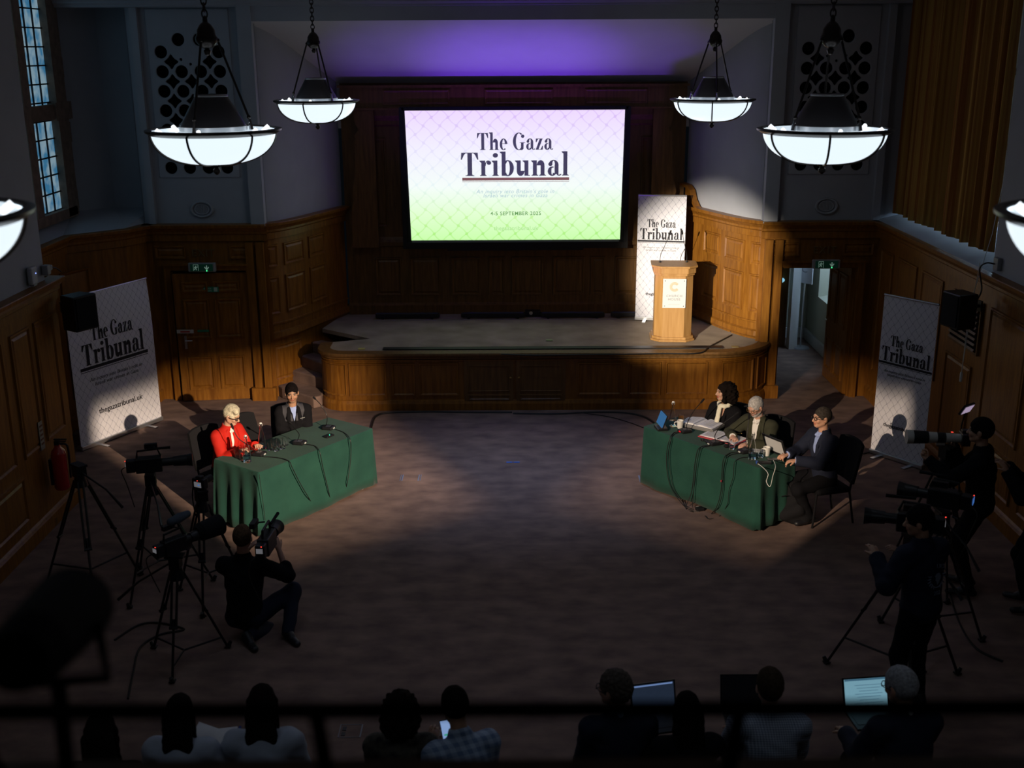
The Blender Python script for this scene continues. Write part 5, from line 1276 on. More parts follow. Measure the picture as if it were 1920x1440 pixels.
mic('desk microphone at the middle of the left table', 562, 832, stemto(562, 832, [(561, 815, .14), (554, 805, .25), (546, 795, .36)]), AL+.3, (0, 0, 0))
mic('desk microphone at the far right end of the left table with upright stem', 616, 804, stemto(616, 804, [(613, 780, .18), (602, 760, .30), (591, 748, .42)]), AL+.3, (0, 0, 0))
x, y, z = tbl(617, 819); r = thing('table_device', 'small black box with a green light on the left table', 'device', (x, y, z), AL)
o = MB(); o.box((0, 0, .012), (.12, .06, .022)); o.build('casing', M['black'], r, bevel=.006, smooth=False)
o = MB(); o.sphere((0, -.01, .025), .005, 8); o.build('green_light', mat('green_led2', (0, .3, .1), .5, emis=(.05, 1, .4), es=3), r)
T = lambda k, *a: tfront(k, *a)
def run(key, top, front, floor_):
    pts = [Vector(tbl(a, b))+Vector((0, 0, .006)) for a, b in top]+[T(key, a, b) for a, b in front]+[P(a, b+5, .008) for a, b in floor_]
    return pts
cable('black cable hanging from the nearest microphone on the left table to the floor', run('L', [(493, 857), (520, 859), (541, 865)], [(548, 877), (562, 905), (578, 932)], [(591, 947), (605, 945), (620, 940)]))
cable('black cable hanging from the middle microphone on the left table', run('L', [(573, 834), (590, 837)], [(599, 847), (605, 875), (611, 900), (617, 925)], [(621, 940), (628, 937)]))
cable('black cable hanging from the far microphone on the left table', run('L', [(629, 806), (645, 812)], [(656, 823), (658, 845), (656, 875), (651, 905)], [(645, 925), (637, 932)]))
cable('black cable dropping down the near corner of the left table cloth', [T('L', 486, 890), T('L', 490, 920), T('L', 494, 950), T('L', 497, 975)], .003)
# ---- on the right table
x, y, z = tbl(1240, 804); r = thing('desk_monitor', 'small tilted screen on a black base at the far left of the right table', 'monitor', (x, y, z), AR-.5)
o = MB(); o.prism([(-.09, -.07), (.09, -.07), (.09, .06), (-.09, .06)], 0, .03); o.build('base', M['black'], r, bevel=.008, smooth=False)
o = MB(); o.box((0, 0, .12), (.22, .015, .15), Rx(-.35)); o.build('screen', mat('blue_screen', (.02, .05, .1), .3, emis=(.03, .13, .30), es=.7), r, smooth=False)
o = MB(); o.box((0, .012, .12), (.235, .012, .165), Rx(-.35)); o.build('screen_back', M['black'], r, smooth=False)
bottle('tall water bottle at the left end of the right table', 1261, 799)
bottle('water bottle at the near right end of the right table before the laptop', 1410, 861)
glass('upturned tumbler behind the white mug at the left end of the right table', 1277, 790)
glass('tumbler right of the white mug at the left end of the right table', 1285, 798, True)
glass('tumbler half full of water at the middle of the right table', 1372, 842, True)
glass('tumbler between the near bottle and the near mug on the right table', 1426, 857, True)
def mug(label, px, py, a):
    r = thing('mug', label, 'mug', tbl(px, py), a)
    o = MB(); o.lathe([(0, 0), (.030, 0), (.034, .01), (.039, .10), (.036, .10), (.031, .012), (0, .010)], n=24); o.build('cup', M['china'], r)
    o = MB(); o.tube(bez([(-.035, 0, .08), (-.06, 0, .078), (-.068, 0, .055), (-.055, 0, .03), (-.032, 0, .022)], 5), .005, 8); o.build('handle', M['china'], r)
mug('white mug at the left end of the right table beside the tall bottle', 1275, 803, 0)
mug('white mug at the near right end of the right table beside the laptop', 1437, 854, 0)
def sheet(name, label, cat, px, py, w_, h_, a, m, z=0., th=.003, lift=0, lines=True):
    x, y, _ = tbl(px, py); r = thing(name, label, cat, (x, y, TZ+z), a)
    n = 10; o = MB(); vs = []
    for i in range(n+1):
        u = -1+2*i/n; zz = lift*(1-abs(u))*abs(math.sin(min(1, abs(u)*3)*PI/2))*1.0+.001
        for v in (-1, 1): vs += [(u*w_/2, v*h_/2, zz+th), (u*w_/2, v*h_/2, .001)]
    fs = []
    for i in range(n):
        b = i*4; fs += [(b, b+4, b+6, b+2), (b+1, b+3, b+7, b+5), (b, b+1, b+5, b+4), (b+2, b+6, b+7, b+3)]
    fs += [(0, 2, 3, 1), (n*4, n*4+1, n*4+3, n*4+2)]
    o.add(vs, fs); o.build('pages', M[m] if isinstance(m, str) else m, r, smooth=False)
    if lines:
        for s_ in ((-1, 1) if lift else (0,)):
            o = MB()
            for k in range(9):
                cx = s_*w_/4; lw_ = (w_/2 if lift else w_)*.7; zc = lift*.52+th+.004 if lift else th+.002
                o.box((cx, h_*(.36-.09*k), zc), (lw_, .004, .001))
            o.build('printed_lines', M['inkgrey'], r, smooth=False)
    return r
b = sheet('ring_binder', 'open ring binder with printed pages in front of the woman with the scarf', 'binder', 1316, 800, .42, .27, AR+.25, 'paper', z=.045, lift=.03)
o = MB(); o.box((0, 0, -.022), (.46, .30, .042)); o.build('binder_cover', mat('binder_grey', (.20, .20, .20), .6), b, bevel=.01, smooth=False)
sheet('paper_sheet', 'white sheet lying behind the binder at the left of the right table', 'paper', 1300, 789, .22, .16, AR+.3, 'paper')
nb_ = sheet('notebook', 'open spiral notebook with a red cover in front of the bearded man', 'notebook', 1356, 821, .48, .26, AR+.2, 'paper', z=.012, lift=.012)
o = MB(); o.box((0.01, -.02, -.004), (.50, .29, .008)); o.build('red_cover', mat('red_cover', (.55, .06, .08), .6), nb_, smooth=False)
o = MB(); o.cyl((0, -.13, .01), (0, .13, .01), .005); o.build('binding', M['black'], nb_)
sheet('paper_sheet', 'loose printed papers under the near water bottle on the right table', 'paper', 1413, 842, .30, .21, AR+.7, 'paper')
sheet('blue_folder', 'small blue folder under the hand of the bearded man', 'folder', 1397, 827, .17, .12, AR+.6, mat('blue_card', (.03, .07, .2), .5), lines=False)
x, y, z = tbl(1381, 818); r = thing('pencil', 'yellow pencil lying on the open notebook', 'pencil', (x, y, TZ+.034), AR+.95)
o = MB(); o.cyl((-.075, 0, .0), (.06, 0, .0), .0045, n=6); o.build('barrel', mat('pencil_yellow', (.55, .38, .12), .5), r); o = MB(); o.cyl((.06, 0, 0), (.078, 0, 0), .0045, .001, n=6); o.build('tip', M['ink'], r)
mic('desk microphone with a red ring at the left of the right table', 1284, 810, stemto(1284, 810, [(1288, 795, .12), (1300, 772, .28), (1315, 754, .42)]), AR-.2)
mic('desk microphone at the middle of the right table before the bearded man', 1338, 833, stemto(1338, 833, [(1341, 815, .12), (1355, 795, .27), (1378, 778, .40)]), AR-.2, (0, 0, 0))
mic('desk microphone beside the near water bottle on the right table', 1396, 848, stemto(1396, 848, [(1399, 828, .14), (1402, 805, .28), (1404, 785, .40)]), AR-.2, (0, 0, 0))
x, y, z = tbl(1320, 828); r = thing('sunglasses', 'folded dark sunglasses on the right table near its edge', 'sunglasses', (x, y, z), AR)
o = MB(); o.sphere((-.03, 0, .012), (.025, .012, .014), 10); o.sphere((.03, 0, .012), (.025, .012, .014), 10); o.build('lenses', M['black'], r); o = MB(); o.tube([(-.055, 0, .02), (-.03, .03, .012), (.05, .035, .01)], .003, 6); o.tube([(-.01, -.002, .018), (.01, -.002, .018)], .003, 6); o.build('arms', M['black'], r)
x, y, z = tbl(1357, 836); r = thing('headset', 'black headset lying beside the half full tumbler', 'headset', (x, y, z), AR)
o = MB(); o.sphere((-.05, 0, .02), (.03, .035, .02), 10); o.sphere((.06, -.02, .02), (.03, .035, .02), 10); o.build('earpads', M['blackfab'], r); o = MB(); o.tube(bez([(-.05, 0, .03), (-.02, .05, .03), (.04, .04, .03), (.06, -.02, .03)], 5), .007, 6); o.build('headband', M['black'], r)
# laptop of the man at the end
C0, ang, W_, D_ = TAB['R']
def laptop(label, loc, rz, lid, screen, open_=1.9, backcol=None):
    r = thing('laptop', label, 'laptop', loc, rz)
    o = MB(); o.box((0, 0, .009), (.33, .23, .016)); o.build('base', M['grey'] if lid != 'black' else M['black'], r, bevel=.004, smooth=False)
    o = MB(); o.box((0, -.01, .018), (.28, .11, .002)); k = o.build('keyboard', M['black'], r, smooth=False)
    Rr = Rx(-(open_-PI/2)); off = Vector((0, .115, .012)); o = MB(); o.box(off+Rr @ Vector((0, 0, .112)), (.33, .008, .225), Rr); l_ = o.build('lid', M[lid], r, smooth=False)
    o = MB(); o.box(off+Rr @ Vector((0, -.0055, .114)), (.305, .002, .20), Rr); o.build('screen', screen, l_, smooth=False)
    if backcol: o = MB(); o.box(off+Rr @ Vector((0, .0055, .112)), (.27, .002, .17), Rr); o.build('lid_panel', backcol, l_, smooth=False)
    return r
lp = tbl(1459, 853); lp = (lp[0]+.085, lp[1]+.075)
laptop('laptop with a pale lid panel open before the man in the navy jacket', (lp[0], lp[1], TZ), math.radians(121), 'black', mat('dim_screen', (.02, .02, .02), .3, emis=(.5, .55, .6), es=.5), 1.95, mat('lid_panel', (.55, .56, .57), .5))
x, y, z = tbl(1451, 862); r = thing('mobile_phone', 'dark phone lying at the near right corner of the right table', 'phone', (x, y, z), AR+.9)
o = MB(); o.box((0, 0, .005), (.15, .075, .009)); o.build('casing', M['black'], r, bevel=.004, smooth=False); o = MB(); o.box((0, 0, .0105), (.14, .066, .001)); o.build('glass_face', mat('phone_glass', (.05, .05, .055), .15), r, smooth=False)
x, y, z = tbl(1432, 869); r = thing('power_bank', 'black power bank with blue end at the near edge of the right table', 'power bank', (x, y, z), AR+.85)
o = MB(); o.box((0, 0, .011), (.16, .06, .022)); o.build('casing', M['black'], r, bevel=.006, smooth=False); o = MB(); o.box((-.075, 0, .013), (.02, .05, .022)); o.build('blue_end', mat('blue_plastic', (.03, .1, .45), .3), r, smooth=False)
M['wcable'] = mat('white_cable', (.75, .76, .72), .5)
C1 = [Vector(tbl(1418, 869))+Vector((0, 0, .006)), Vector(tbl(1428, 875))+Vector((0, 0, .004)), T('R', 1440, 888, .05), T('R', 1437, 903, .06), T('R', 1444, 912, .06), T('R', 1449, 893, .06), T('R', 1454, 875, .05), Vector(tbl(1450, 865))+Vector((0, 0, .012))]
cable('thin white charging cable looping over the near corner of the right table', C1, .0035, 'wcable', 'charging_cable')
cable('black cable pair hanging from the left microphone on the right table', run('R', [(1274, 810), (1262, 813)], [(1256, 822), (1250, 850), (1251, 885), (1260, 918)], [(1283, 944), (1298, 952), (1311, 954)]))
cable('black cable hanging close right of the leftmost one on the right table', run('R', [(1276, 811), (1264, 815)], [(1258, 824), (1254, 850), (1257, 888), (1265, 920)], [(1286, 943), (1300, 950)]), .004)
cable('black cable hanging from the middle microphone on the right table', run('R', [(1330, 836), (1316, 838)], [(1308, 845), (1303, 870), (1300, 900), (1296, 925)], [(1286, 948), (1300, 955)]))
cable('second black cable beside the one from the middle microphone', run('R', [(1331, 837), (1318, 840)], [(1311, 848), (1306, 872), (1302, 905)], [(1298, 947)]), .004)
cable('black cable with a red band hanging from the near microphone', run('R', [(1387, 849), (1370, 850)], [(1358, 858), (1354, 880), (1352, 920), (1344, 950)], [(1334, 958)]))
cable('black cable hanging right beside the one with the red band', run('R', [(1388, 851), (1372, 853)], [(1361, 861), (1356, 885), (1355, 920), (1348, 948)], [(1340, 956)]), .004)
cable('thin black cable hanging nearest the right end of the right table', run('R', [(1402, 858), (1388, 860)], [(1377, 868), (1375, 893), (1367, 920), (1364, 945)], [(1350, 962), (1330, 968), (1322, 962)]), .004)
p = T('R', 1353, 902, .03); o = MB(); o.sphere((0, 0, 0), (.012, .012, .016), 8); tag(o.build('cable_band', mat('red_band', (.7, .03, .06), .5), loc=p), 'small red band around a hanging cable on the right table', 'cable band')
p = P(1312, 957, 0); r = thing('junction_box', 'small black cable junction box on the carpet before the right table', 'junction box', (p.x, p.y, 0), .3)
o = MB(); o.box((0, 0, .02), (.09, .07, .035)); o.build('casing', M['black'], r, bevel=.006, smooth=False); o = MB(); o.box((0, .05, .015), (.025, .03, .02)); o.build('plug', M['white'], r, smooth=False)
# floor cables and marks
F = lambda *a: [P(x, y, .010) for x, y in a]
cable('black cable running along the foot of the stage front to the left table', F((695, 810), (698, 795), (706, 780), (730, 774), (800, 772), (880, 773), (960, 773)), .014)
cable('black cable running along the foot of the stage front to the right table', F((962, 775), (1040, 776), (1110, 773), (1170, 774), (1205, 781), (1226, 793)), .014)
cable('thin dark cable curving across the carpet towards the right table', F((1090, 774), (1140, 781), (1180, 792), (1206, 802)), .006)
cable('black cable from the man in navy towards the right banner', F((1560, 862), (1590, 860), (1620, 850), (1650, 846)), .010)
cable('dark cable coiled on the carpet under the left tripods', F((215, 1200), (260, 1172), (300, 1168), (345, 1180), (300, 1190), (262, 1215), (250, 1260), (240, 1310)), .010)
cable('dark cable running from the standing camera crew across the right floor', F((1780, 1110), (1800, 1170), (1830, 1215), (1880, 1240)), .010)
sc_ = [P(940, 664, SH+.012), P(1000, 666, SH+.012), P(1100, 665, SH+.012), P(1230, 663, SH+.012), P(1310, 662, SH+.012), P(1330, 650, SH+.02), P(1372, 628, SH+.012)]
cable('thin dark cable along the front edge of the stage to the right wall', sc_, .010)
r = thing('cable_connector', 'tangle of metal connectors on the stage by the curved wall', 'connector', tuple(P(1376, 624, SH)), 0)
for k in range(4): o = MB(); o.cyl((k*.04-.06, .02*(k % 2), .015), (k*.04-.02, .02*(k % 2)+.02, .025), .012); o.build('plug', M['chrome'], r)
blue = mat('blue_tape', (.03, .16, .62), .6)
p = P(962, 867, 0); o = MB(); o.box((-.05, 0, .002), (.07, .035, .003)); o.box((.05, 0, .002), (.07, .035, .003)); o.box((0, 0, .0025), (.07, .015, .003)); tag(o.build('floor_tape', blue, loc=(p.x, p.y, .001), smooth=False), 'blue tape mark at the middle of the open carpet', 'tape')
bt = mat('blue_grey_tape', (.14, .20, .34), .6)
p = P(770, 896, 0); r = thing('floor_box', 'square floor hatch outlined in pale blue near the left table', 'floor hatch', (p.x, p.y, 0))
o = MB(); o.box((-.10, 0, .003), (.012, .2, .004)); o.box((.10, 0, .003), (.012, .2, .004)); o.box((-.125, 0, .003), (.006, .2, .004)); o.box((.125, 0, .003), (.006, .2, .004)); o.build('metal_edge', bt, r, smooth=False)
o = MB(); o.box((0, 0, .002), (.19, .2, .002)); o.build('carpet_lid', M['carpet'], r, smooth=False)
p = P(657, 1371, 0); r = thing('floor_box', 'square floor hatch with metal edges at the bottom near the audience', 'floor hatch', (p.x, p.y, 0))
o = MB(); o.box((-.085, 0, .003), (.006, .17, .004)); o.box((.085, 0, .003), (.01, .17, .004)); o.box((0, .085, .003), (.17, .004, .004)); o.box((0, -.085, .003), (.17, .004, .004)); o.build('metal_edge', M['grey'], r, smooth=False)
o = MB(); o.box((-.05, .03, .003), (.03, .05, .004)); o.box((-.05, -.04, .003), (.03, .05, .004)); o.build('lid_catch', M['black'], r, smooth=False)
p = P(1204, 898, 0); o = MB(); o.box((0, 0, .003), (.02, .22, .003)); tag(o.build('floor_tape', bt, loc=(p.x-.03, p.y, .001), smooth=False), 'short pale blue tape line at the left corner of the right table', 'tape')
p = P(1486, 978, 0); r = thing('backpack', 'black backpack slumped on the carpet against the end of the right table', 'backpack', (p.x, p.y, 0), AR+.4)
v = Vox((-.3, -.25, -.01), (.3, .25, .55), .012, .03); dn = wav(22, .010)
v.cone((0, 0, .14), (0, .02, .36), .155, .115, .05, flat=.75, ax=(0, 1, 0), disp=dn); v.cone((-.08, -.09, .10), (.08, -.09, .20), .07, .07, .04, disp=dn); v.cone((-.12, 0, .08), (.12, 0, .08), .09, .09, .04, disp=dn); v.plane((0, 0, .0), (0, 0, -1))
V_, Q_ = v.mesh(); np_mesh('bag_body', V_, Q_, M['blackfab'], r)
o = MB(); o.tube(bez([(-.05, .1, .42), (-.04, .12, .50), (.04, .12, .50), (.05, .1, .42)], 5), .012, 6); o.build('carry_loop', M['black'], r)
o = MB(); o.tube(bez([(-.12, -.13, .32), (0, -.17, .38), (.12, -.13, .32)], 5), .006, 6); o.build('zip', M['black'], r)
# ================================================================ the people
INFO = {}
def place(label, headpx, facing, c, group=None, seat_chair=None, zoff=0):
    """facing: direction in degrees of the person's chest in plan"""
    rz = math.radians(facing-90); root, i = person(label, (0, 0, zoff), rz, c, group)
    hc = i['hc']; t = P(headpx[0], headpx[1], hc[2]+zoff); R_ = Matrix.Rotation(rz, 3, 'Z') @ Vector((hc[0], hc[1], 0))
    root.location = (t.x-R_.x, t.y-R_.y, zoff)
    if seat_chair: make_chair(seat_chair, (root.location.x, root.location.y, 0), rz)
    return root, i
LIGHT = (.60, .36, .25); TAN = (.42, .235, .145)
# woman in red
c = dict(s=.92, hz=.51, lean=.20, hyaw=.30, hpitch=-.34, style='quiff', hair=(.62, .57, .42), thk=.012, hairline=.060, skin=LIGHT, brow=(.25, .16, .08), glasses=True, gr=.0045, lips=(.40, .13, .10), sw=.170,
    handL=(-.10, .42, .80), handR=(.12, .40, .80), curlL=.5, curlR=.5, elbL=(-.35, -.3, -.9), elbR=(.35, -.3, -.9), trousers='cloth_black',
    layers=[('blouse', 'cloth_white', .006, dict(neck=.050, sleeves=False, collar=True)), ('jacket', 'cloth_red', .024, dict(slit=.020, neck=.058, lapel=True, fa=.004, res=.007))], res=.0055)
place('woman with short silver hair, black glasses and a red jacket seated at the left table', (434, 779), -33, c, seat_chair='black chair of the woman in the red jacket, its tall back at the table end')
# young man in fleece
c = dict(s=.95, hz=.50, lean=.06, hyaw=-.10, hpitch=-.08, style='short', hair=(.008, .006, .006), thk=.009, hairline=.074, skin=TAN, brow=(.012, .008, .006), beard=(.12, .07, .045), bearda=.35, sw=.165,
    handL=(-.10, .36, .68), handR=(.12, .34, .68), elbL=(-.15, -.4, -.9), elbR=(.15, -.4, -.9),
    layers=[('t_shirt', 'cloth_blue', .008, dict(neck=.058, sleeves=False)), ('fleece', 'cloth_black', .020, dict(slit=.010, vee=.25, veew=.052, neck=.062, collar=True, lapel=True, fa=.006, ph=2, hem=.1)), ('fleece_yoke', 'cloth_slate', .0245, dict(slit=.012, vee=.25, veew=.055, neck=.062, fa=.006, ph=2, sleeves=False, yoke=.15))], res=.0055)
rt, i = place('young man with short black hair and a dark fleece over a pale blue shirt', (547, 737), -70, c, seat_chair='black chair hidden behind the young man in the fleece')
# slate yoke of the fleece and its small white stitching
o = MB(); q = i['nb']-i['t2']*.115-i['r']*.07+i['fw']*.136
for k in range(5): o.box(Vector(q-i['r']*.012*k-i['fw']*.004*k), (.008, .004, .005))
o.build('stitched_logo', M['white'], rt, smooth=False)
pL = P(478, 806, .85); make_chair('empty black chair between the woman in red and the young man', (pL.x, pL.y+.15, 0), math.radians(-36-90))
# woman with curly hair
c = dict(s=.92, hz=.50, lean=.02, hyaw=-.50, hpitch=.05, style='curly', hair=(.010, .007, .006), skin=(.56, .33, .23), brow=(.02, .012, .01), lips=(.40, .08, .06), sw=.168, hairline=.055,
    handL=(-.12, .34, .68), handR=(.12, .34, .68),
    layers=[('black_top', 'cloth_black', .008, dict(neck=.06, scoop=.11, sleeves=False)), ('blazer', 'cloth_black', .024, dict(vee=.34, veew=.062, neck=.058, lapel=True, fa=.004))], res=.0055)
rt, i = place('woman with long dark curly hair, a cream scarf and a black jacket', (1358, 735), 222, c, seat_chair='black chair of the woman with curly hair')
v = Vox(i['nb']-.42, i['nb']+.25, .007, .03); nb, fw, r_, t2 = i['nb'], i['fw'], i['r'], i['t2']; dn = wav(60, .004)
for k in range(10):
    a0, a1 = 2*PI*k/10, 2*PI*(k+1)/10; f = lambda a: nb+r_*.072*math.sin(a)+fw*(.070*math.cos(a)+.012)+t2*(.035-.02*math.cos(a))
    v.cone(f(a0), f(a1), .026, .026, .01, disp=dn)
v.cone(nb+fw*.10+r_*.01, nb+fw*.175-t2*.20+r_*.0, .030, .034, .01, flat=.6, ax=fw, disp=dn); v.cone(nb+fw*.175-t2*.20, nb+fw*.175-t2*.44-r_*.02, .034, .036, .01, flat=.5, ax=fw, disp=dn)
V_, Q_ = v.mesh(); np_mesh('scarf', V_, Q_, M['cloth_cream'], rt)
# bearded man
c = dict(s=.95, hz=.50, lean=.17, hyaw=-.12, hpitch=-.42, style='short', hair=(.42, .41, .40), thk=.010, hairline=.090, skin=(.58, .33, .24), brow=(.35, .33, .30), beard=(.50, .48, .46), bearda=.9, glasses=True, gr=.0022, gm=M['brass'], sw=.180,
    handL=(-.10, .43, .80), handR=(.16, .36, .80), hdirL=(.25, .9, -.15), hdirR=(-.85, .5, -.1), palmL=(0, 0, -1), palmR=(0, 0, -1), curlL=.35, curlR=.55, elbL=(-.8, -.2, -.5), elbR=(.8, -.2, -.5),
    layers=[('shirt', 'cloth_white', .008, dict(neck=.055, collar=True, f=.99)), ('jacket', 'cloth_olive', .026, dict(vee=.42, veew=.058, neck=.060, lapel=True, fa=.006, f=.93))], res=.0055)
place('bearded grey haired man in dark olive jacket reading at the right table', (1417, 763), 222, c, seat_chair='black chair of the bearded grey haired man')
# man in navy at the end
c = dict(s=.97, hz=.52, lean=.10, hyaw=-.02, footL=(-.11, .22, .09), footR=(.11, .26, .09), hpitch=.02, style='short', hair=(.045, .038, .032), thk=.008, hairline=.072, skin=(.60, .33, .215), brow=(.05, .04, .03), glasses=True, gr=.0032, sw=.182,
    handL=(-.16, .46, .80), handR=(.04, .46, .80), hdirL=(.35, .93, -.1), hdirR=(-.25, .95, -.1), curlL=.5, curlR=.5, elbL=(-.6, -.3, -.7), elbR=(.6, -.3, -.7),
    layers=[('shirt', 'cloth_blue', .008, dict(neck=.054, collar=True, f=.99)), ('jacket', 'cloth_navy', .026, dict(vee=.40, veew=.062, neck=.060, lapel=True, fa=.006, f=.93, hem=.14))], res=.0055)
place('man in glasses and navy jacket typing at the end of the right table', (1541, 783), 196, c, seat_chair='black chair of the man in the navy jacket beside the backpack')
# kneeling camera operator
c = dict(s=1.0, hz=.21, lean=.12, hyaw=.05, hpitch=0, style='short', hair=(.10, .06, .035), thk=.010, skin=(.50, .28, .20), res=.008, kneel=True,
    handL=(-.05, .38, .68), handR=(.26, .30, .72), elbL=(-.7, 0, -.7), elbR=(.6, -.1, -1), footL=(.06, -.16, .07), kneeL=(-.5, 1, .3), footR=(.40, -.05, .07), kneeR=(.7, 1, .5), toeL=(.6, -.8, 0), toeR=(.7, -.8, 0), trousers='cloth_navy',
    layers=[('jumper', 'cloth_black', .022, dict(neck=.056, short='roll', fa=.006, hem=.15))])
place('kneeling person in black with a video camera on the shoulder, seen from behind', (455, 1008), 86, c)
# standing photographer and hoodie
ST = dict(footL=(-.12, .0, .09), footR=(.13, .05, .09), kneeL=(0, 1, .2), kneeR=(0, 1, .2), toeL=(-.2, 1, 0), toeR=(.2, 1, 0), hz=.93)
c = dict(s=1.02, lean=.06, style='short', hair=(.008, .007, .007), thk=.014, skin=(.42, .24, .16), res=.008, handL=(-.22, .46, 1.36), handR=(.10, .30, 1.42), curlL=.9, curlR=.7, palmL=(0, 0, 1), layers=[('jumper', 'cloth_black', .024, dict(neck=.056, fa=.006, hem=.14))], **ST)
place('standing photographer in black holding a camera with a pale telephoto lens', (1838, 808), 150, c)
c = dict(s=.97, lean=.10, hyaw=.80, hpitch=-.12, style='short', hair=(.008, .007, .007), thk=.016, skin=(.42, .24, .16), res=.008, handL=(-.24, .27, 1.28), handR=(.04, .27, 1.24), layers=[('hooded_sweatshirt', 'cloth_navy', .030, dict(neck=.058, fa=.007, hem=.16))], **ST)
rt, i = place('standing camera operator in a dark hooded top with a pale emblem on the back', (1722, 978), 116, c)
# printed emblem on the back of the hooded top
pr_ = mat('pale_print', (.16, .20, .28), .8); bw0 = i['chest']-i['fw']*(.108*1.0+.030+.016)-i['t2']*.05
def BK(x, z, d=0): return Vector(bw0-i['r']*(-x)+i['t2']*z-i['fw']*d+i['fw']*(.55*x*x))
o = MB()
for sgn in (-1, 1):
    for k in range(6):
        a = math.radians(200+22*k) if sgn < 0 else math.radians(-20-22*k)
        a = PI/2+sgn*math.radians(62+17*k); p0 = (.062*math.cos(a), .062*math.sin(a)); p1 = (.098*math.cos(a-sgn*-.25), .098*math.sin(a-sgn*-.25)+.015)
        o.tube([BK(*p0), BK((p0[0]+p1[0])/2*1.04, (p0[1]+p1[1])/2-.004), BK(*p1)], [.004, .0045, .001], 6)
o.tube([BK(.058*math.cos(a), .066*math.sin(a)) for a in [PI*1.15+PI*.7*k/12 for k in range(13)]], .004, 6)
o.build('wing_emblem', pr_, rt)
o = MB()
lion = [(-.018, .012), (-.028, .028), (-.016, .042), (.004, .052), (.024, .045), (.036, .026), (.034, .0), (.022, -.016), (.012, -.034), (.0, -.050), (-.006, -.032), (-.010, -.014), (-.022, -.006)]
for (dx, dz, k) in ((0, 0, 1),):
    o.add([BK(x*k+dx, z*k+dz, .003) for x, z in lion]+[BK(.006, 0, .004)], [(j, (j+1) % len(lion), len(lion)) for j in range(len(lion))])
o.build('animal_head_emblem', pr_, rt, smooth=False)
text_mesh('printed_letters', 'URS', .045, pr_, rt, lambda v: BK(v.x+.03, v.y+.085+.3*v.x*(-.6), .003+v.z)); text_mesh('printed_letters', '202', .045, pr_, rt, lambda v: BK(v.x, v.y-.125, .003+v.z))
c = dict(s=1.0, lean=.05, style='short', hair=(.01, .008, .008), skin=(.40, .22, .15), res=.009, handL=(-.12, .36, 1.38), handR=(.16, .34, 1.34), layers=[('jacket', 'cloth_black', .026, dict(neck=.056, hem=.14))], **ST)
place('person in black at the right edge of the picture with raised hands', (1962, 835), 160, c)
pale_bl = mat('pale_blouse', (.40, .45, .55), .85, noise=.15, nscale=6, spec=.1)
# ---- audience in the front row, seen from behind
GC = 'front row chairs seen from behind'
def aud(label, px, facing, c, chair):
    c.setdefault('res', .008); rt, i = place(label, px, facing, c)
    ch = make_chair(chair, (rt.location.x, rt.location.y, 0), math.radians(facing-90)); return rt, i
LAP = dict(handL=(-.10, .34, .66), handR=(.12, .34, .66))
aud('person in dark clothes in the darkness at the far left of the front row', (190, 1372), 92, dict(style='long', hair=(.01, .008, .007), lean=.1, **LAP), 'black chair of the dark dressed person at the far left')
aud('woman with long dark hair and a white top holding a booklet, front row left', (338, 1335), 88, dict(style='long', s=.94, hair=(.009, .007, .006), lean=.05, hpitch=-.1, handL=(-.12, .30, .75), handR=(.20, .32, .80), layers=[('blouse', pale_bl, .022, dict(neck=.05))]), 'black chair of the woman holding the booklet')
aud('woman with long dark hair and loose white shirt sitting above the rail post', (492, 1318), 92, dict(style='long', s=.98, hair=(.012, .008, .007), lean=.06, hpitch=-.1, layers=[('blouse', pale_bl, .026, dict(neck=.05, fa=.008))], **LAP), 'black chair of the woman in the loose white shirt')
pat = mat('patterned_blouse', (.10, .09, .07), .9, nscale=22, col2=(.010, .010, .012))
aud('woman with dark curly hair and a dark patterned blouse in the front row', (752, 1328), 90, dict(style='curly', s=.93, hair=(.012, .008, .007), lean=.06, hpitch=-.2, layers=[('blouse', pat, .022, dict(neck=.05))], **LAP), 'black chair of the woman in the patterned blouse')
plaid = check_mat('plaid_shirt', (.13, .20, .33), (.34, .43, .56), 16)
aud('man in a blue and white checked shirt looking at a phone', (853, 1325), 112, dict(style='short', hair=(.009, .007, .006), lean=.42, hpitch=-.35, thk=.013, skin=TAN, handL=(-.12, .42, .86), handR=(.04, .42, .80), layers=[('checked_shirt', plaid, .022, dict(neck=.052, collar=True, fa=.006))]), 'black chair of the man in the checked shirt')
aud('man with curly grey brown hair, glasses and dark jacket looking left', (1152, 1292), 100, dict(style='short', hair=(.085, .07, .06), thk=.018, wavy=.006, lean=.12, hyaw=.75, glasses=True, skin=(.42, .24, .17), layers=[('scarf_collar', plaid, .014, dict(neck=.05, collar=True)), ('jacket', 'cloth_navy', .026, dict(neck=.062))], **LAP), 'black chair of the man with curly grey hair')
aud('person with straight dark hair using a laptop in the front row', (1288, 1330), 95, dict(style='long', s=.92, hair=(.006, .005, .005), lean=.12, hpitch=-.2, handL=(-.22, .40, .72), handR=(.0, .42, .72), layers=[('top', 'cloth_black', .022, dict(neck=.05))]), 'black chair of the person with straight dark hair')
fine = check_mat('fine_check', (.42, .48, .58), (.14, .17, .24), 60)
aud('man with short brown hair and a pale finely checked shirt', (1443, 1288), 90, dict(style='short', hair=(.045, .03, .02), thk=.014, lean=.10, hpitch=-.12, sw=.19, handL=(-.15, .42, .72), handR=(.15, .42, .72), layers=[('checked_shirt', fine, .026, dict(neck=.052, collar=True, fa=.007, short='roll'))]), 'black chair of the man in the pale checked shirt')
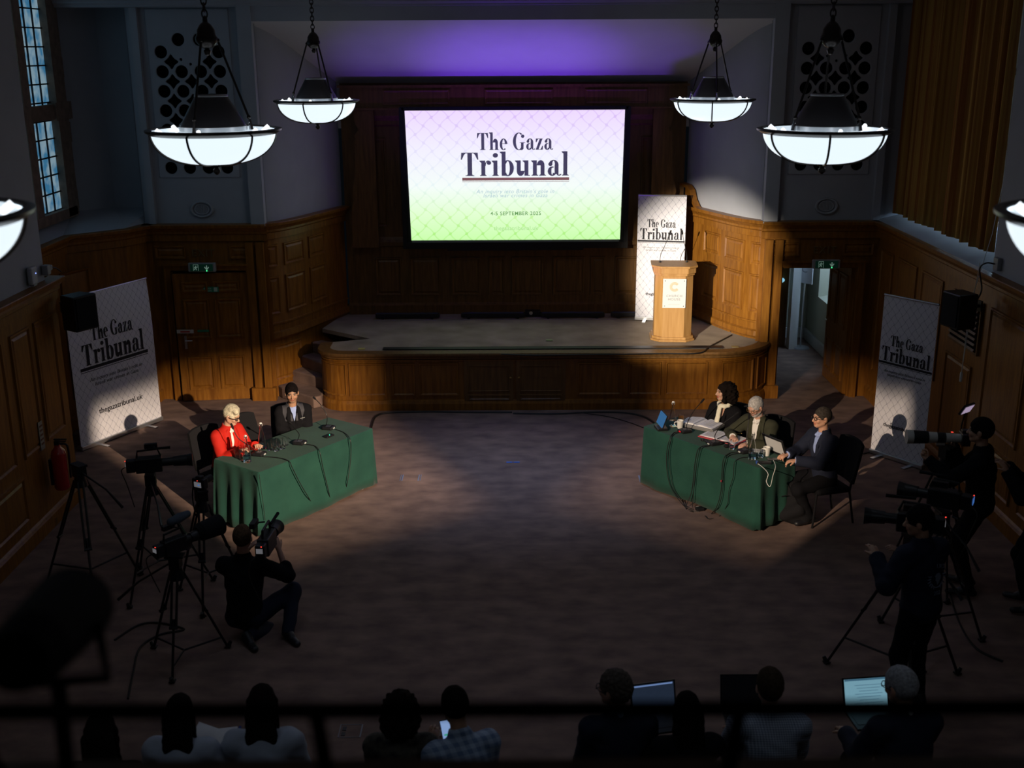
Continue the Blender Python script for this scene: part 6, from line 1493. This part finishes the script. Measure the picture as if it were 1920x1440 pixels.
aud('grey haired person in a navy top using a bright laptop at the right', (1688, 1287), 103, dict(style='short', hair=(.28, .29, .31), thk=.017, lean=.16, hyaw=.35, hpitch=-.2, glasses=True, skin=(.45, .26, .18), handL=(-.18, .44, .72), handR=(.08, .42, .72), layers=[('shirt', 'cloth_white', .010, dict(neck=.05, collar=True)), ('jumper', 'cloth_navy', .026, dict(neck=.060))]), 'black chair of the grey haired person at the right')
# things they hold
p = P(399, 1390, .82); r = thing('booklet', 'open white booklet with a blue cover edge held in the front row', 'booklet', (p.x, p.y, .80), -.2)
for sx in (-1, 1): o = MB(); o.box((sx*.075, 0, .02), (.15, .21, .006), Ry(-sx*.25) @ Rx(.5)); o.build('page', M['paper'], r, smooth=False)
o = MB(); o.box((.155, 0, .04), (.012, .21, .012), Rx(.5)); o.box((.075, 0, .012), (.15, .215, .003), Ry(-.25) @ Rx(.5)); o.build('blue_cover', mat('royal_blue', (.02, .06, .35), .5), r, smooth=False)
scr_ph = mat('lit_phone_screen', (.1, .1, .1), .4, emis=(.22, .34, .60), es=.9)
p = P(838, 1372, .90); r = thing('mobile_phone', 'bright lit phone held by the man in the blue checked shirt', 'phone', (p.x, p.y, .90), .3)
Rp = Rx(.75); o = MB(); o.box((0, 0, 0), (.072, .15, .008), Rp); o.build('casing', M['black'], r, smooth=False)
o = MB(); o.box(Rp @ Vector((0, 0, .005)), (.066, .14, .002), Rp); sc2 = o.build('screen', scr_ph, r, smooth=False)
o = MB(); o.box(Rp @ Vector((0, -.02, .0065)), (.045, .010, .001), Rp); o.build('green_bar', mat('green_bar', (0, .1, .05), .5, emis=(.02, .30, .16), es=1), r, smooth=False)
def held_laptop(label, px, py, rz, scr, lid='black', z=.64, tilt=1.85):
    p = P(px, py, z+.12); return laptop(label, (p.x, p.y, z), rz, lid, scr, tilt)
dark_scr = mat('dark_code_screen', (.02, .02, .03), .3, nscale=30, col2=(.01, .01, .012), emis=(.035, .055, .10), es=.35)
l1 = held_laptop('laptop with a dark tilted screen before the person with straight dark hair', 1238, 1330, .22, dark_scr)
o = MB(); Rr = Rx(-(1.85-PI/2)); off = Vector((0, .115, .012))
for k in range(6): o.box(off+Rr @ Vector((-.09+.03*k, -.008, .03)), (.018, .001, .012), Rr)
o.box(off+Rr @ Vector((0, -.008, .205)), (.29, .001, .010), Rr); o.build('screen_icons', mat('screen_icons', (.1, .1, .1), .5, emis=(.25, .40, .8), es=.5), l1, smooth=False)
held_laptop('thin dark laptop in front of the man in the pale checked shirt', 1402, 1315, .0, mat('off_screen', (.015, .015, .02), .3), z=.64)
l2 = held_laptop('laptop with a bright pale document on its screen at the right', 1641, 1322, .12, mat('document_screen', (.05, .05, .05), .4, emis=(.20, .40, .50), es=.75), z=.66, tilt=1.95)
o = MB(); Rr = Rx(-(1.95-PI/2))
for k in range(7): o.box(off+Rr @ Vector((.02, -.008, .17-.02*k)), (.2-.03*(k % 3), .001, .003), Rr)
o.box(off+Rr @ Vector((0, -.008, .208)), (.30, .001, .012), Rr); o.build('screen_text', mat('screen_text', (.1, .1, .1), .5, emis=(.05, .14, .22), es=.7), l2, smooth=False)
p = P(676, 1418, .5); o = MB(); o.add([(-.03, 0, 0), (.03, 0, 0), (.0, .0, .08), (-.03, .01, 0), (.03, .01, 0), (.0, .01, .08)], [(0, 1, 2), (5, 4, 3), (0, 3, 4, 1), (1, 4, 5, 2), (2, 5, 3, 0)])
# ================================================================ tripods, cameras, balcony
def tripod(label, x, y, h, rad, rz, spreader=.3, head=True, pan=True):
    r = thing('tripod', label, 'tripod', (x, y, 0), rz); top = h-.16
    for k in range(3):
        a = 2*PI*k/3; c, s = math.cos(a), math.sin(a); f = Vector((rad*c, rad*s, .01)); t = Vector((.05*c, .05*s, top)); sd = Vector((-s, c, 0))
        o = MB(); m_ = t.lerp(f, .5)
        for q in (-.022, .022): o.tube([t+sd*q, m_+sd*q], .011, 6)
        o.tube([t.lerp(f, .42), f], .012, 6); o.tube([m_-sd*.035, m_+sd*.035], .016, 6); leg = o.build('leg', M['black'], r)
        o = MB(); o.tube([f+Vector((0, 0, .0)), f+Vector((.03*c, .03*s, .05))], [.025, .015], 8); o.box(f+Vector((0, 0, .005)), (.05, .05, .012)); o.build('foot', M['black'], leg)
    o = MB()
    for k in range(3):
        a = 2*PI*k/3; p = Vector((.05+(rad-.05)*(1-spreader/top), 0, spreader)); p = Vector((p.x*math.cos(a), p.x*math.sin(a), spreader)); o.tube([(0, 0, spreader-.03), p], .009, 6)
    o.build('spreader', M['black'], r)
    o = MB(); o.cyl((0, 0, top-.06), (0, 0, top+.04), .07, .05, 14); o.box((0, 0, top+.09), (.10, .09, .10)); o.box((0, 0, h-.01), (.09, .16, .02)); o.build('head', M['black'], r)
    if pan: o = MB(); o.tube([(0, -.05, top+.08), (.08, -.30, top-.05), (.12, -.48, top-.2)], [.009, .009, .014], 6); o.build('pan_handle', M['black'], r)
    return r
cam_lcd = mat('camera_screen', (.05, .05, .06), .4, nscale=70, col2=(.02, .02, .02), emis=(.22, .22, .24), es=.45)
cam_blue = mat('camera_screen_blue', (.02, .04, .1), .4, emis=(.06, .18, .55), es=.6)
red_led = mat('red_led', (.3, 0, 0), .5, emis=(1, .06, .04), es=1.4)
def eng(label, x, y, z, rz, sc=1.0, lens=.26, tilt=0, screen=True, mic_=True, matte=True):
    """shoulder type video camera pointing along local +Y"""
    r = thing('video_camera', label, 'video camera', (x, y, z), rz); r.rotation_euler = (tilt, 0, rz); r.scale = (sc,)*3
    o = MB(); o.box((0, 0, .10), (.11, .28, .17)); o.box((0, -.19, .10), (.09, .10, .14)); o.build('body', M['black'], r, bevel=.012, smooth=False)
    o = MB(); o.cyl((0, .14, .11), (0, .14+lens*.5, .11), .045, .045, 18); o.cyl((0, .14+lens*.45, .11), (0, .14+lens, .11), .055, .062, 18); o.build('lens', M['black'], r)
    if matte: o = MB(); o.cyl((0, .14+lens, .11), (0, .14+lens+.06, .11), .062, .075, 18); o.build('lens_hood', M['black'], r)
    o = MB(); o.tube([(0, -.12, .19), (0, -.11, .26), (0, .10, .27), (0, .13, .19)], .013, 8); o.build('top_handle', M['black'], r)
    o = MB(); o.tube([(-.03, .08, .27), (-.09, .06, .27)], .008, 6); o.box((-.12, .03, .27), (.05, .14, .05)); o.build('viewfinder', M['black'], r, smooth=False)
    if mic_: o = MB(); o.tube([(.05, .0, .29), (.05, .24, .29)], [.012, .016], 8); o.build('shotgun_microphone', M['blackfab'], r)
    if screen: o = MB(); o.box((.0, -.243, .12), (.06, .004, .045)); o.build('rear_screen', cam_lcd, r, smooth=False)
    o = MB(); o.sphere((.02, -.243, .165), .006, 6); o.build('tally_light', red_led, r)
    o = MB(); o.tube(bez([(-.03, -.24, .08), (-.08, -.30, .02), (-.10, -.26, -.15), (-.04, -.2, -.4)], 5), .006, 6); o.build('lead', M['cable'], r)
    return r
p = P(147, 872, 1.35); tripod('black tripod with an empty plate standing near the fire extinguisher', p.x, p.y, 1.36, .52, .9)
p = P(303, 1098, 0); tripod('black tripod carrying the video camera with a rail handle, left group', p.x, p.y, 1.20, .50, .2)
eng('large video camera on the taller left tripod pointing right across the hall', p.x, p.y, 1.20, math.radians(-75), .88, .26)
q = P(376, 915, 1.15); tripod('slim tripod carrying a small camera behind the large video camera', q.x, q.y, 1.14, .38, .6, pan=False)
r = thing('small_camera', 'small camera with a lit rear screen and hanging strap on the slim tripod', 'camera', (q.x, q.y, 1.15), math.radians(-25))
o = MB(); o.box((0, 0, .05), (.14, .07, .10)); o.box((0, .0, .11), (.06, .06, .03)); o.build('body', M['black'], r, bevel=.01, smooth=False); o = MB(); o.cyl((0, .03, .05), (0, .15, .05), .035, .038); o.build('lens', M['black'], r)
o = MB(); o.box((0, -.037, .045), (.08, .004, .05)); o.build('rear_screen', cam_lcd, r, smooth=False); o = MB(); o.box((.015, -.041, .045), (.02, .002, .012)); o.build('screen_mark', cam_blue, r, smooth=False); o = MB(); o.sphere((.0, -.037, .085), .005, 6); o.build('status_light', red_led, r)
o = MB(); o.tube(bez([(-.07, 0, .07), (-.09, -.02, -.1), (-.06, -.02, -.3), (-.02, 0, -.1)], 5), .006, 6); o.build('strap', M['blackfab'], r)
t3 = P(347, 1236, 0); tripod('nearest left tripod with long floor spreader standing before the kneeling person', t3.x, t3.y, 1.0, .38, -PI/2, .12)
e = eng('camera on the nearest left tripod with red light, furry microphone and long black hood', t3.x, t3.y, 1.01, math.radians(-38), .78, .16, mic_=False, matte=False)
o = MB(); o.cyl((0, .30, .13), (0, .36, .13), .07, .105, 18); o.cyl((0, .36, .13), (0, .62, .13), .105, .12, 18); o.build('long_hood', M['blackfab'], e)
o = MB(); o.tube([(-.03, .02, .36), (-.03, .12, .37), (-.03, .22, .38)], [.045, .055, .04], 10); o.sphere((-.03, .23, .38), .04, 10); o.sphere((-.03, .01, .36), .045, 10); o.build('furry_windshield', mat('grey_blue_fur', (.09, .12, .16), .95, bump=1, bscale=300), e)
o = MB(); o.tube([(-.03, .10, .27), (-.03, .10, .33)], .01, 6); o.build('microphone_mount', M['black'], e)
k_ = P(500, 1010, .98); e = eng('video camera held on the shoulder of the kneeling person with red light', k_.x, k_.y, .85, math.radians(-4), .95, .14)
# right hand group
h_ = P(1706, 1008, 1.36); tripod('black tripod under the camera of the operator in the hooded top', h_.x+.02, h_.y, 1.38, .62, .35)
eng('video camera in front of the operator in the hooded top', h_.x+.02, h_.y, 1.40, math.radians(72), .95, .20)
b_ = P(1768, 955, 1.30); tripod('black tripod between the two standing camera operators', b_.x, b_.y, 1.30, .5, .1)
e = eng('video camera with a small blue lit screen between the standing operators', b_.x, b_.y, 1.31, math.radians(60), .95, .20, screen=False)
o = MB(); o.box((0, -.246, .12), (.09, .004, .055)); o.build('rear_screen', cam_blue, e, smooth=False)
w_ = P(1775, 832, 1.46); tripod('black tripod under the pale telephoto lens beside the right banner', w_.x, w_.y, 1.44, .45, .5, pan=False)
r = thing('telephoto_camera', 'black camera with a long pale grey telephoto lens pointing left', 'camera', (w_.x, w_.y, 1.45), math.radians(84))
o = MB(); o.box((0, -.16, .07), (.15, .08, .12)); o.box((0, -.16, .14), (.06, .07, .04)); o.build('body', M['black'], r, bevel=.01, smooth=False)
pg = mat('pale_grey_paint', (.50, .50, .46), .4)
o = MB(); o.cyl((0, -.12, .07), (0, .02, .07), .042, .048, 18); o.cyl((0, .10, .07), (0, .18, .07), .052, .055, 18); o.build('lens_barrel', pg, r)
o = MB(); o.cyl((0, .02, .07), (0, .10, .07), .05, .052, 18); o.cyl((0, .18, .07), (0, .32, .07), .060, .066, 18); o.build('lens_hood', M['black'], r)
o = MB(); o.cyl((0, .32, .07), (0, .38, .07), .066, .068, 18); o.build('lens_ring', pg, r); o = MB(); o.box((0, .06, .012), (.03, .08, .03)); o.build('mount_foot', pg, r, smooth=False)
o = MB(); o.box((.04, -.05, .115), (.02, .02, .003)); o.build('red_mark', red_led, r, smooth=False)
m_ = P(1812, 772, 1.75); r = thing('monitor', 'small bright monitor seen edge on above the telephoto camera', 'monitor', (m_.x, m_.y, 1.72), math.radians(38))
o = MB(); o.box((0, 0, .06), (.17, .02, .11), Rx(.5)); o.build('casing', M['black'], r, smooth=False); o = MB(); o.box((0, -.013, .054), (.15, .002, .09), Rx(.5)); o.build('screen', mat('bright_monitor', (.1, .1, .1), .4, nscale=40, col2=(.02, .02, .05), emis=(.45, .35, .50), es=.7), r, smooth=False)
o = MB(); o.tube([(0, .01, .02), (.01, .04, -.12), (0, .03, -.26)], .008, 6); o.build('arm', M['black'], r)
# small clear cup by the left wall
p = P(102, 985, 0); r = thing('plastic_cup', 'small clear cup on the carpet by the left wall', 'cup', (p.x, p.y, .001)); o = MB(); o.lathe([(0, 0), (.03, 0), (.04, .09), (.038, .09), (.028, .004), (0, .004)], n=16); o.build('cup_wall', bpy.data.materials['clear_glass'], r)
# balcony rail in the foreground, out of focus
rl = thing('balcony_rail', 'dark blurred balcony rail crossing the bottom of the picture', 'rail', (0, 1.25, 4.05))
zr = P(960, 1331, 0); ry = 1.28; d_ = ray(960, 1331); zz = CAMH+d_.z/d_.y*ry
o = MB(); o.tube([(-5.0, ry-1.25, zz-4.05-.028*-5*0), (5.0, ry-1.25, zz-4.05)], .011, 10); o.build('rail', M['blackmat'], rl)
for px in (-60, 592, 946+441, 2060):
    d2 = ray(px, 1331); X = d2.x/d2.y*ry; o = MB(); o.cyl((X, ry-1.25, zz-4.05), (X, ry-1.25+.09, -.02), .011, n=8); o.build('post', M['blackmat'], rl)
# lamp head hung below the rail at the lower left
r = thing('stage_lantern', 'large dark blurred lantern shape in front of the balcony at lower left', 'lantern', (-.66, 1.55, 4.32), math.radians(8))
d3 = ray(95, 1175); r.location = CAM+d3*1.62
o = MB(); o.cyl((0, -.10, .02), (0, .12, -.03), .052, .062, 20); o.cyl((0, -.16, .035), (0, -.10, .02), .040, .052, 20); o.build('lamp_body', M['blackfab'], r)
o = MB(); o.tube([(-.065, 0, .0), (-.07, 0, -.09), (.07, 0, -.09), (.065, 0, .0)], .008, 6); o.build('yoke', M['blackfab'], r)
o = MB(); o.cyl((0, 0, -.09), (0, -.03, -.40), .012, n=8); o.build('clamp_arm', M['blackfab'], r)
o = MB(); o.lathe([(0, 0), (.054, 0)], (0, .125, -.031), 20, Rx(-PI/2+.2)); o.build('lens', mat('lantern_glass', (.01, .012, .02), .1), r)
